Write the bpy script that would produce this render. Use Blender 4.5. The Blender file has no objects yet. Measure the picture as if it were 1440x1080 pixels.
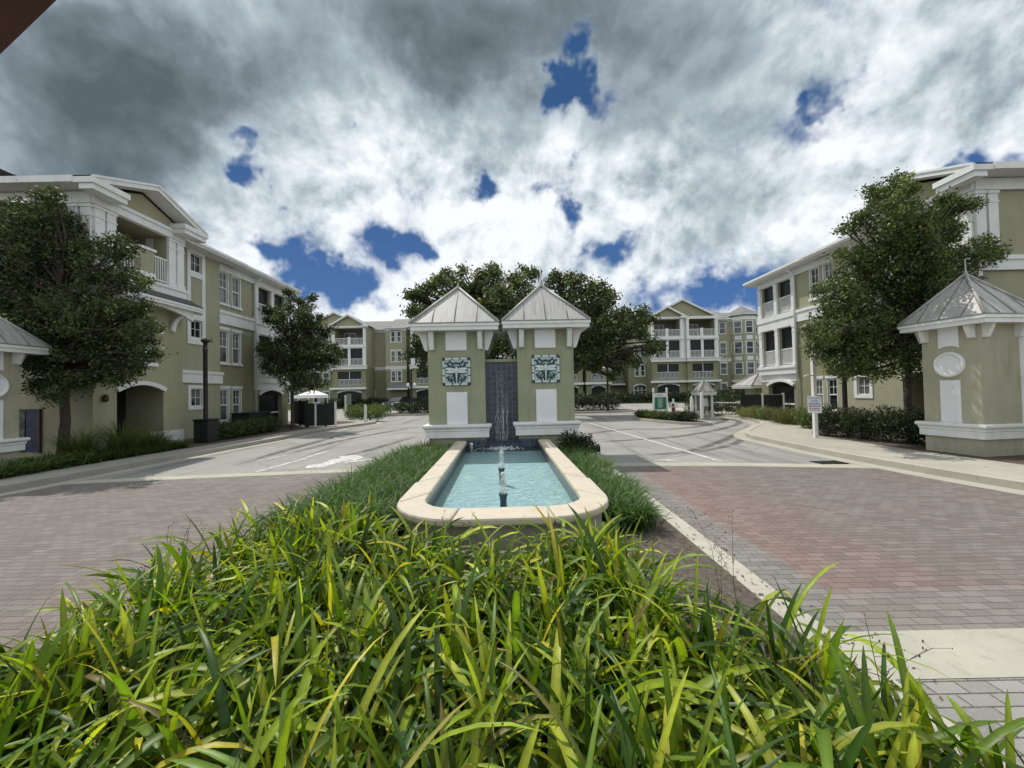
import bpy, bmesh, math, random
import numpy as np
from mathutils import Vector, Matrix
R_ = random.Random(7)
NP = np.random.default_rng(11)
PI = math.pi
scn = bpy.context.scene
COL = scn.collection

# ------------------------------------------------------------------ camera
F = 560.0; H = 2.0; PITCH = math.radians(1.1); ROLL = math.radians(1.2)
fw = Vector((0, math.cos(PITCH), math.sin(PITCH)))
r0 = Vector((1, 0, 0)); u0 = Vector((0, -math.sin(PITCH), math.cos(PITCH)))
rt = r0 * math.cos(ROLL) - u0 * math.sin(ROLL)
up = r0 * math.sin(ROLL) + u0 * math.cos(ROLL)
CAM = Vector((0, 0, H))
cam = bpy.data.cameras.new('camera'); cam.sensor_width = 36; cam.lens = F / 1440 * 36
cam.clip_start = 0.05; cam.clip_end = 3000
co = bpy.data.objects.new('camera', cam); COL.objects.link(co)
co.matrix_world = Matrix(((rt.x, up.x, -fw.x, 0), (rt.y, up.y, -fw.y, 0), (rt.z, up.z, -fw.z, H), (0, 0, 0, 1)))
scn.camera = co
def ray(u, v): return fw + rt * ((u - 720) / F) - up * ((v - 540) / F)
def at(u, v, Y):
    d = ray(u, v); return CAM + d * (Y / d.y)

# ------------------------------------------------------------------ materials
MATS = {}
class NT:
    def __init__(s, tree): s.t = tree; s.l = tree.links.new
    def n(s, typ, **kw):
        nd = s.t.nodes.new(typ)
        for k, v in kw.items():
            if k in nd.inputs and not hasattr(nd, k): nd.inputs[k].default_value = v
            else: setattr(nd, k, v)
        return nd
    def sock(s, nd, key, val):
        if hasattr(val, 'is_linked') or hasattr(val, 'links'): s.l(val, nd.inputs[key])
        else: nd.inputs[key].default_value = val
    def math(s, op, a, b=0.0, c=0.0, clamp=False):
        nd = s.t.nodes.new('ShaderNodeMath'); nd.operation = op; nd.use_clamp = clamp
        s.sock(nd, 0, a); s.sock(nd, 1, b); s.sock(nd, 2, c); return nd.outputs[0]
    def vmath(s, op, a, b=(0, 0, 0)):
        nd = s.t.nodes.new('ShaderNodeVectorMath'); nd.operation = op
        s.sock(nd, 0, a); s.sock(nd, 1, b)
        return nd.outputs['Value'] if op in ('DOT_PRODUCT', 'LENGTH') else nd.outputs['Vector']
    def noise(s, vec, scale, detail=4, rough=.55, dist=0.0, out='Fac'):
        nd = s.t.nodes.new('ShaderNodeTexNoise')
        if vec is not None: s.l(vec, nd.inputs['Vector'])
        nd.inputs['Scale'].default_value = scale; nd.inputs['Detail'].default_value = detail
        nd.inputs['Roughness'].default_value = rough; nd.inputs['Distortion'].default_value = dist
        return nd.outputs[out]
    def ramp(s, fac, stops, interp='LINEAR'):
        nd = s.t.nodes.new('ShaderNodeValToRGB'); cr = nd.color_ramp; cr.interpolation = interp
        while len(cr.elements) < len(stops): cr.elements.new(.5)
        for e, (p, c) in zip(cr.elements, stops):
            e.position = p; e.color = (c, c, c, 1) if not hasattr(c, '__len__') else (*c[:3], 1)
        s.l(fac, nd.inputs[0]); return nd.outputs[0]
    def mix(s, fac, a, b, blend='MIX'):
        nd = s.t.nodes.new('ShaderNodeMix'); nd.data_type = 'RGBA'; nd.blend_type = blend
        def st(i, v):
            if hasattr(v, 'links'): s.l(v, nd.inputs[i])
            elif i == 0: nd.inputs[0].default_value = v
            else: nd.inputs[i].default_value = (*v[:3], 1)
        st(0, fac); st(6, a); st(7, b); return nd.outputs[2]
    def maprange(s, v, a, b, c=0.0, d=1.0, smooth=False):
        nd = s.t.nodes.new('ShaderNodeMapRange'); nd.clamp = True
        if smooth: nd.interpolation_type = 'SMOOTHSTEP'
        s.l(v, nd.inputs[0])
        for i, x in enumerate((a, b, c, d)): nd.inputs[i + 1].default_value = x
        return nd.outputs[0]
    def bump(s, h, strength=.3, dist=.02):
        nd = s.t.nodes.new('ShaderNodeBump'); nd.inputs['Strength'].default_value = strength
        nd.inputs['Distance'].default_value = dist; s.l(h, nd.inputs['Height']); return nd.outputs[0]
    def pos(s): return s.t.nodes.new('ShaderNodeNewGeometry').outputs['Position']

def mat(name, col, rough=.8, var=.18, scale=3.0, bump=0.0, bscale=60, metal=0.0, spec=.5, fn=None, dirt=0.0):
    if name in MATS: return MATS[name]
    m = bpy.data.materials.new(name); m.use_nodes = True
    t = NT(m.node_tree); b = m.node_tree.nodes['Principled BSDF']
    b.inputs['Roughness'].default_value = rough; b.inputs['Metallic'].default_value = metal
    b.inputs['Specular IOR Level'].default_value = spec
    if fn: fn(t, b)
    else:
        p = t.pos()
        n = t.noise(p, scale, 5, .6)
        lo = tuple(c * (1 - var) for c in col); hi = tuple(min(1, c * (1 + var)) for c in col)
        c = t.ramp(n, [(.3, lo), (.7, hi)])
        if dirt > 0:
            mp = t.vmath('MULTIPLY', p, (2.2, 2.2, .35))
            dn = t.noise(mp, 2.2, 5, .65)
            c = t.mix(t.maprange(dn, .52, .78, 0, dirt), c, tuple(x * .55 for x in (col[0], col[1] * .98, col[2] * .92)))
        t.l(c, b.inputs['Base Color'])
        if bump > 0: t.l(t.bump(t.noise(p, bscale, 3, .6), bump, .01), b.inputs['Normal'])
    MATS[name] = m; return m

mat('olive_stucco', (.345, .34, .232), .9, .07, 1.2, .35, 90, spec=.2, dirt=.3)
mat('dark_olive_stucco', (.250, .250, .158), .9, .07, 1.2, .35, 90, spec=.2, dirt=.25)
mat('tan_stucco', (.350, .345, .245), .9, .06, 1.0, .35, 90, spec=.2, dirt=.25)
mat('gable_stucco', (.36, .345, .235), .9, .06, 1.0, .3, 90, spec=.2, dirt=.2)
mat('tower_stucco', (.325, .33, .228), .9, .09, 1.5, .6, 70, spec=.2, dirt=.55)
mat('pier_stucco', (.40, .39, .30), .9, .09, 1.5, .6, 70, spec=.2, dirt=.5)
mat('white_trim', (.74, .745, .735), .55, .06, 2.0, .1, 120, dirt=.34)
mat('white_panel', (.76, .775, .79), .5, .05, 1.5, .08, 120, dirt=.25)
mat('white_post', (.78, .77, .74), .5, .05, 3, 0, dirt=.25)
mat('soffit_paint', (.60, .59, .56), .7, .05, 2)
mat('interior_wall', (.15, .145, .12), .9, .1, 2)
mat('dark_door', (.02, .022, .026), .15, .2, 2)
mat('black_metal', (.012, .012, .013), .45, .2, 6, .1, 60)
mat('dark_green_metal', (.012, .018, .015), .5, .3, 4, .1, 40)
mat('bark', (.055, .045, .036), .95, .4, 9, .8, 30)
mat('oak_bark', (.06, .05, .04), .95, .4, 6, .8, 20)
mat('mulch', (.085, .062, .046), .98, .6, 14, 1.0, 70)
mat('soil', (.10, .082, .066), .98, .45, 18, 1.0, 90)
mat('rope_white', (.75, .74, .66), .7, .05, 4)
mat('brown_metal', (.06, .035, .028), .5, .2, 5)
mat('maroon_paint', (.085, .018, .020), .55, .25, 9, .3, 60)
mat('grey_plastic', (.22, .22, .22), .5, .1, 6)
mat('terracotta', (.22, .07, .035), .8, .2, 8)
mat('spout_green', (.02, .055, .06), .4, .2, 12)
mat('car_black', (.012, .013, .015), .12, .1, 3, spec=.8)
mat('car_glass', (.02, .024, .028), .04, .1, 3, spec=.8)
mat('rubber', (.02, .02, .02), .8, .2, 10)
mat('chrome', (.6, .6, .6), .2, .05, 3, metal=1)
mat('headlight_glass', (.75, .75, .74), .1, .05, 3)
mat('tent_canvas', (.82, .82, .82), .7, .03, 2)
mat('wall_lamp_metal', (.05, .03, .02), .5, .2, 8)
mat('noticeboard_blue', (.018, .028, .07), .5, .8, 7); mat('noticeboard_pattern', (.09, .10, .08), .6, .9, 9)
mat('lawn_base', (.05, .075, .022), .95, .35, 4, .8, 60)

def m_metal_roof(t, b):
    p = t.pos(); g = t.n('ShaderNodeNewGeometry'); sp = t.n('ShaderNodeSeparateXYZ'); t.l(p, sp.inputs[0]); sn = t.n('ShaderNodeSeparateXYZ'); t.l(g.outputs['True Normal'], sn.inputs[0])
    sel = t.math('GREATER_THAN', t.math('ABSOLUTE', sn.outputs[0]), t.math('ABSOLUTE', sn.outputs[1]))
    run = t.math('ADD', t.math('MULTIPLY', sel, sp.outputs[1]), t.math('MULTIPLY', t.math('SUBTRACT', 1, sel), sp.outputs[0]))
    cx = t.n('ShaderNodeCombineXYZ'); t.l(t.math('MULTIPLY', run, 13), cx.inputs[0]); t.l(t.math('MULTIPLY', sp.outputs[2], .9), cx.inputs[1])
    n = t.noise(cx.outputs[0], 1.6, 5, .7); n2 = t.noise(p, 1.8, 4, .6)
    c = t.ramp(n, [(.3, (.23, .215, .195)), (.5, (.36, .355, .34)), (.7, (.43, .43, .42))])
    c = t.mix(t.maprange(n2, .5, .75, 0, .4), c, (.235, .205, .18))
    t.l(c, b.inputs['Base Color']); t.l(t.bump(n2, .1, .01), b.inputs['Normal'])
    b.inputs['Roughness'].default_value = .5; b.inputs['Specular IOR Level'].default_value = .4
mat('shadow_line_metal', (.22, .21, .195), .5, .2, 8)  # darker than the roof: shadow lines at seams and eaves put into colour
mat('metal_roof', (1, 1, 1), fn=m_metal_roof)
def m_shingle(t, b):
    p = t.pos(); nd = t.n('ShaderNodeTexBrick'); t.l(t.vmath('MULTIPLY', p, (1, 1, 1)), nd.inputs['Vector'])
    nd.inputs['Scale'].default_value = 3.5; nd.inputs['Color1'].default_value = (.055, .053, .055, 1)
    nd.inputs['Color2'].default_value = (.10, .095, .092, 1); nd.inputs['Mortar'].default_value = (.03, .03, .03, 1)
    n = t.noise(p, 30, 3); c = t.mix(.5, nd.outputs[0], t.ramp(n, [(.3, (.05, .05, .052)), (.7, (.13, .125, .12))]))
    t.l(c, b.inputs['Base Color']); b.inputs['Roughness'].default_value = .95
    t.l(t.bump(n, .5, .02), b.inputs['Normal'])
mat('shingle', (1, 1, 1), fn=m_shingle)
def m_far_roof(t, b):
    p = t.pos(); n = t.noise(p, 5, 5, .7)
    t.l(t.ramp(n, [(.3, (.15, .15, .145)), (.7, (.235, .23, .215))]), b.inputs['Base Color']); b.inputs['Roughness'].default_value = .95
mat('grey_shingle', (1, 1, 1), fn=m_far_roof)
def m_glass(t, b):
    p = t.pos(); n = t.noise(t.vmath('MULTIPLY', p, (.9, .9, .5)), .9, 2, .5)
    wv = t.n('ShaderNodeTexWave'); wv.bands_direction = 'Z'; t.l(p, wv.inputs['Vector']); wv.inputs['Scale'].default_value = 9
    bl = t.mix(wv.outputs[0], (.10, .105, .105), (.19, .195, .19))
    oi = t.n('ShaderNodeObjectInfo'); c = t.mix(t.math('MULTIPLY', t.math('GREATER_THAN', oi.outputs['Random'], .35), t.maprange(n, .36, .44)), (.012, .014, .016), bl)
    t.l(c, b.inputs['Base Color']); b.inputs['Roughness'].default_value = .06; b.inputs['Specular IOR Level'].default_value = .6
    t.l(t.bump(t.noise(p, .8, 1), .06, .05), b.inputs['Normal'])
mat('window_glass', (1, 1, 1), fn=m_glass)
def m_far_glass(t, b):
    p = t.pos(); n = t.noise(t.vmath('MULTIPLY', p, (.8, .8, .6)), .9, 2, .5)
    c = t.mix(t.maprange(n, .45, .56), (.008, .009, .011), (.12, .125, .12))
    t.l(c, b.inputs['Base Color']); b.inputs['Roughness'].default_value = .1
mat('far_glass', (1, 1, 1), fn=m_far_glass)

def m_road(t, b):
    p = t.pos()
    n = t.noise(p, .35, 6, .62); fine = t.noise(p, 55, 3, .7); mid = t.noise(p, 2.2, 5, .6)
    c = t.ramp(n, [(.3, (.225, .22, .20)), (.55, (.30, .295, .27)), (.75, (.36, .35, .315))])
    c = t.mix(t.maprange(fine, .35, .75, 0, .5), c, (.17, .168, .158))
    c = t.mix(t.maprange(mid, .55, .8, 0, .35), c, (.19, .185, .17))
    # tyre-polished streaks along the curving lanes (stretched noise bands)
    sx = t.n('ShaderNodeSeparateXYZ'); t.l(p, sx.inputs[0])
    band = t.noise(t.vmath('MULTIPLY', p, (.9, .07, 1)), 1.6, 4, .6, .6)
    c = t.mix(t.maprange(band, .54, .70, 0, .75), c, (.125, .12, .11))
    # lighter cracks / seams
    vo = t.n('ShaderNodeTexVoronoi'); vo.feature = 'DISTANCE_TO_EDGE'; t.l(t.vmath('ADD', p, t.noise(p, 1.2, 3, out='Color')), vo.inputs['Vector']); vo.inputs['Scale'].default_value = .22
    c = t.mix(t.maprange(vo.outputs[0], .0, .012, .5, 0), c, (.10, .10, .095))
    t.l(c, b.inputs['Base Color']); b.inputs['Roughness'].default_value = .85
    t.l(t.bump(fine, .35, .006), b.inputs['Normal'])
mat('road', (1, 1, 1), fn=m_road)
def m_conc(name, base, stain=.5):
    def f(t, b):
        p = t.pos(); n = t.noise(p, 1.1, 6, .65); fine = t.noise(p, 70, 3, .7); spots = t.noise(p, 9, 4, .6)
        c = t.ramp(n, [(.3, tuple(x * .84 for x in base)), (.7, tuple(x * 1.1 for x in base))])
        c = t.mix(t.maprange(fine, .45, .8, 0, .45), c, tuple(x * .55 for x in base))
        c = t.mix(t.maprange(spots, .56, .78, 0, stain), c, tuple(x * .5 for x in base))
        t.l(c, b.inputs['Base Color']); b.inputs['Roughness'].default_value = .88
        t.l(t.bump(fine, .4, .006), b.inputs['Normal'])
    mat(name, (1, 1, 1), fn=f)
m_conc('concrete', (.385, .365, .31)); m_conc('kerb_concrete', (.43, .41, .345), .65); m_conc('old_concrete', (.33, .315, .275), .7)
m_conc('basin_concrete', (.34, .325, .28), .6); m_conc('strip_concrete', (.40, .385, .32), .5)
def m_paint(t, b):
    p = t.pos(); n = t.noise(p, 6, 5, .7)
    t.l(t.ramp(n, [(.38, (.30, .29, .27)), (.58, (.62, .61, .57))]), b.inputs['Base Color']); b.inputs['Roughness'].default_value = .75
mat('road_paint', (1, 1, 1), fn=m_paint)
def m_brick(left):
    def f(t, b):
        p = t.pos(); sx = t.n('ShaderNodeSeparateXYZ'); t.l(p, sx.inputs[0]); X, Y = sx.outputs[0], sx.outputs[1]
        nd = t.n('ShaderNodeTexBrick'); t.l(p, nd.inputs['Vector'])
        nd.offset = .5; nd.inputs['Scale'].default_value = 1.0
        nd.inputs['Brick Width'].default_value = .215; nd.inputs['Row Height'].default_value = .104
        nd.inputs['Mortar Size'].default_value = .0045; nd.inputs['Mortar Smooth'].default_value = .4
        nd.inputs['Color1'].default_value = (0, 0, 0, 1); nd.inputs['Color2'].default_value = (1, 1, 1, 1); nd.inputs['Mortar'].default_value = (.5, .5, .5, 1)
        per = t.n('ShaderNodeRGBToBW'); t.l(nd.outputs[0], per.inputs[0])
        n = t.noise(p, .8, 5, .6); fine = t.noise(p, 60, 3, .75); mid = t.noise(p, 5, 4, .6)
        mauve = t.ramp(per.outputs[0], [(0, (.132, .106, .096)), (.5, (.160, .132, .120)), (1, (.190, .162, .148))])
        red = t.ramp(per.outputs[0], [(0, (.175, .100, .084)), (1, (.236, .150, .128))])
        grey = t.ramp(per.outputs[0], [(0, (.155, .158, .142)), (1, (.225, .225, .205))])
        if not left:
            wob = t.math('MULTIPLY_ADD', n, .7, X)          # distance from island kerb
            redm = t.math('MULTIPLY', t.maprange(wob, 3.15, 3.3), t.maprange(wob, 5.6, 3.6, 0, .62))
            c = t.mix(redm, mauve, red)
            gm = t.math('MAXIMUM', t.maprange(X, 3.06, 3.0), t.math('MAXIMUM', t.maprange(Y, 3.95, 3.82), t.maprange(Y, 10.0, 10.1)))
            c = t.mix(t.math('MULTIPLY', gm, .62), c, grey)
        else:
            redm = t.math('MULTIPLY', t.maprange(t.math('MULTIPLY_ADD', n, .9, X), -4.6, -3.6), .45)
            c = t.mix(redm, mauve, red)
            c = t.mix(.35, c, t.ramp(per.outputs[0], [(0, (.125, .112, .100)), (1, (.180, .165, .148))])); c = t.mix(t.maprange(Y, 9.0, 9.6, 0, .35), c, grey)
        c = t.mix(t.maprange(mid, .48, .75, 0, .32), c, (.11, .10, .09)); st = t.noise(t.vmath('MULTIPLY', p, (1.1, .12, 1)), 1.3, 5, .65, .5); c = t.mix(t.maprange(st, .52, .72, 0, .25), c, (.10, .092, .085)); sp_ = t.noise(p, 2.1, 6, .7); c = t.mix(t.maprange(sp_, .6, .72, 0, .35), c, (.27, .25, .235))
        c = t.mix(t.maprange(fine, .5, .75, 0, .45), c, (.31, .285, .265))
        c = t.mix(t.math('MULTIPLY', t.maprange(nd.outputs['Fac'], .3, .9), .8), c, (.055, .05, .047))
        t.l(c, b.inputs['Base Color']); b.inputs['Roughness'].default_value = .85
        h = t.math('ADD', t.math('MULTIPLY', t.math('SUBTRACT', 1, nd.outputs['Fac']), 1.0), t.math('MULTIPLY', fine, .35))
        t.l(t.bump(h, .8, .008), b.inputs['Normal'])
    return f
mat('brick_right', (1, 1, 1), fn=m_brick(False)); mat('brick_left', (1, 1, 1), fn=m_brick(True))
def m_grey_brick(t, b):
    p = t.pos(); nd = t.n('ShaderNodeTexBrick'); t.l(p, nd.inputs['Vector'])
    nd.inputs['Scale'].default_value = 1; nd.inputs['Brick Width'].default_value = .215; nd.inputs['Row Height'].default_value = .108
    nd.inputs['Mortar Size'].default_value = .006; nd.inputs['Color1'].default_value = (.19, .188, .172, 1); nd.inputs['Color2'].default_value = (.27, .262, .24, 1)
    nd.inputs['Mortar'].default_value = (.06, .058, .052, 1); fine = t.noise(p, 60, 3, .75)
    c = t.mix(t.maprange(fine, .5, .75, 0, .5), nd.outputs[0], (.38, .36, .33)); t.l(c, b.inputs['Base Color']); b.inputs['Roughness'].default_value = .88
mat('brick_grey', (1, 1, 1), fn=m_grey_brick)
def m_coping(t, b):
    p = t.pos(); n = t.noise(p, 2.6, 6, .65, .4); pit = t.noise(p, 28, 4, .7)
    c = t.ramp(n, [(.3, (.47, .41, .315)), (.5, (.53, .475, .385)), (.66, (.50, .41, .315)), (.8, (.40, .30, .22))])
    c = t.mix(t.maprange(pit, .56, .72, 0, .5), c, (.40, .33, .25)); c = t.mix(t.maprange(t.noise(p, 1.3, 6, .7), .5, .75, 0, .5), c, (.36, .335, .28))
    t.l(c, b.inputs['Base Color']); b.inputs['Roughness'].default_value = .75; t.l(t.bump(pit, .35, .01), b.inputs['Normal'])
mat('coping_stone', (1, 1, 1), fn=m_coping)
def m_tile(t, b):
    p = t.pos(); sx = t.n('ShaderNodeSeparateXYZ'); t.l(p, sx.inputs[0]); cx = t.n('ShaderNodeCombineXYZ')
    t.l(sx.outputs[0], cx.inputs[0]); t.l(sx.outputs[2], cx.inputs[1])
    nd = t.n('ShaderNodeTexBrick'); nd.offset = 0; t.l(cx.outputs[0], nd.inputs['Vector'])
    for k, v in (('Scale', 1), ('Brick Width', .155), ('Row Height', .155), ('Mortar Size', .006)): nd.inputs[k].default_value = v
    nd.inputs['Color1'].default_value = (.022, .032, .055, 1); nd.inputs['Color2'].default_value = (.050, .062, .090, 1); nd.inputs['Mortar'].default_value = (.12, .135, .16, 1)
    n = t.noise(p, 5, 5, .7); c = t.mix(t.maprange(n, .45, .75, 0, .6), nd.outputs[0], (.085, .10, .125))
    t.l(c, b.inputs['Base Color']); b.inputs['Roughness'].default_value = .18
    t.l(t.bump(t.noise(p, 14, 3), .25, .02), b.inputs['Normal'])
mat('cascade_tile', (1, 1, 1), fn=m_tile)
def m_band_tile(t, b):
    p = t.pos(); nd = t.n('ShaderNodeTexBrick'); nd.offset = 0
    sx = t.n('ShaderNodeSeparateXYZ'); t.l(p, sx.inputs[0]); cx = t.n('ShaderNodeCombineXYZ')
    t.l(t.math('ADD', sx.outputs[0], sx.outputs[1]), cx.inputs[0]); t.l(sx.outputs[2], cx.inputs[1]); t.l(cx.outputs[0], nd.inputs['Vector'])
    for k, v in (('Scale', 1), ('Brick Width', .15), ('Row Height', .15), ('Mortar Size', .005)): nd.inputs[k].default_value = v
    nd.inputs['Color1'].default_value = (.16, .165, .15, 1); nd.inputs['Color2'].default_value = (.26, .26, .23, 1); nd.inputs['Mortar'].default_value = (.11, .11, .10, 1)
    t.l(nd.outputs[0], b.inputs['Base Color']); b.inputs['Roughness'].default_value = .3
mat('band_tile', (1, 1, 1), fn=m_band_tile)
def m_plaster(t, b):
    p = t.pos(); n = t.noise(t.vmath('MULTIPLY', p, (1, 2.4, 1)), 3.2, 4, .6, 1.2)
    vo = t.n('ShaderNodeTexVoronoi'); vo.feature = 'SMOOTH_F1'; t.l(t.vmath('ADD', t.vmath('MULTIPLY', p, (1.0, 2.0, 1)), t.noise(p, 3, 2, out='Color')), vo.inputs['Vector']); vo.inputs['Scale'].default_value = 3.0
    c = t.ramp(n, [(.3, (.50, .75, .79)), (.7, (.76, .92, .94))])
    t.l(c, b.inputs['Base Color']); b.inputs['Roughness'].default_value = .7
mat('pool_plaster', (1, 1, 1), fn=m_plaster)
def m_water():
    m = bpy.data.materials.new('pool_water'); m.use_nodes = True; t = NT(m.node_tree); m.node_tree.nodes.remove(m.node_tree.nodes['Principled BSDF'])
    out = m.node_tree.nodes['Material Output']; p = t.pos()
    n1 = t.noise(t.vmath('MULTIPLY', p, (1.0, 1.9, 1)), 5.5, 4, .55, .6); n2 = t.noise(t.vmath('MULTIPLY', p, (1.0, 1.6, 1)), 19, 3, .6, .5)
    h = t.math('MULTIPLY_ADD', n2, .4, n1); nrm = t.bump(h, .9, .11)
    tr = t.n('ShaderNodeBsdfTransparent'); tr.inputs[0].default_value = (.88, .97, .98, 1)
    gl = t.n('ShaderNodeBsdfGlossy'); gl.inputs['Roughness'].default_value = .05; t.l(nrm, gl.inputs['Normal'])
    fr = t.n('ShaderNodeFresnel'); fr.inputs[0].default_value = 1.36; t.l(nrm, fr.inputs['Normal'])
    mx = t.n('ShaderNodeMixShader'); t.l(fr.outputs[0], mx.inputs[0]); t.l(tr.outputs[0], mx.inputs[1]); t.l(gl.outputs[0], mx.inputs[2])
    t.l(mx.outputs[0], out.inputs[0]); MATS['pool_water'] = m
m_water()
def m_splash():
    m = bpy.data.materials.new('splash_water'); m.use_nodes = True; t = NT(m.node_tree); m.node_tree.nodes.remove(m.node_tree.nodes['Principled BSDF'])
    out = m.node_tree.nodes['Material Output']; p = t.pos(); n = t.noise(p, 40, 3, .6)
    df = t.n('ShaderNodeBsdfDiffuse'); df.inputs[0].default_value = (.8, .86, .88, 1)
    tr = t.n('ShaderNodeBsdfTransparent'); gl = t.n('ShaderNodeBsdfGlossy'); gl.inputs['Roughness'].default_value = .1
    m1 = t.n('ShaderNodeMixShader'); m1.inputs[0].default_value = .35; t.l(df.outputs[0], m1.inputs[1]); t.l(gl.outputs[0], m1.inputs[2])
    m2 = t.n('ShaderNodeMixShader'); t.l(t.maprange(n, .35, .65, .15, .8), m2.inputs[0]); t.l(m1.outputs[0], m2.inputs[2]); t.l(tr.outputs[0], m2.inputs[1])
    t.l(m2.outputs[0], out.inputs[0]); MATS['splash_water'] = m
m_splash()
def m_screen():  # dark mesh: real on the right-hand porch, added at others to darken recesses
    m = bpy.data.materials.new('darkening_screen'); m.use_nodes = True; t = NT(m.node_tree); b = m.node_tree.nodes['Principled BSDF']; out = m.node_tree.nodes['Material Output']
    b.inputs['Base Color'].default_value = (.018, .020, .022, 1); b.inputs['Roughness'].default_value = .35; b.inputs['Specular IOR Level'].default_value = .4
    tr = t.n('ShaderNodeBsdfTransparent'); mx = t.n('ShaderNodeMixShader'); mx.inputs[0].default_value = .72; t.l(tr.outputs[0], mx.inputs[1]); t.l(b.outputs[0], mx.inputs[2]); t.l(mx.outputs[0], out.inputs[0]); MATS['darkening_screen'] = m
m_screen()
def m_leaf(name, rough=.45, transl=.3, tint=(1.25, 1.3, .5), spec=.45):
    m = bpy.data.materials.new(name); m.use_nodes = True; t = NT(m.node_tree); b = m.node_tree.nodes['Principled BSDF']; out = m.node_tree.nodes['Material Output']
    at_ = t.n('ShaderNodeAttribute'); at_.attribute_name = 'tone'; c = at_.outputs['Color']
    n = t.noise(t.pos(), 25, 3, .6); c = t.mix(t.maprange(n, .3, .8, 0, .3), c, (.02, .03, .008))
    t.l(c, b.inputs['Base Color']); b.inputs['Roughness'].default_value = rough; b.inputs['Specular IOR Level'].default_value = spec
    tl = t.n('ShaderNodeBsdfTranslucent'); t.l(t.mix(1.0, c, tint, 'MULTIPLY'), tl.inputs[0])
    mx = t.n('ShaderNodeMixShader'); mx.inputs[0].default_value = transl; t.l(b.outputs[0], mx.inputs[1]); t.l(tl.outputs[0], mx.inputs[2]); t.l(mx.outputs[0], out.inputs[0])
    MATS[name] = m
m_leaf('tree_leaf', .5, .28, spec=.3); m_leaf('strap_leaf', .42, .40, (1.35, 1.45, .35), spec=.35); m_leaf('grass_leaf', .5, .35); m_leaf('shrub_leaf', .5, .22, spec=.3); m_leaf('dry_leaf', .8, .2, (1, .9, .7))

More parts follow.
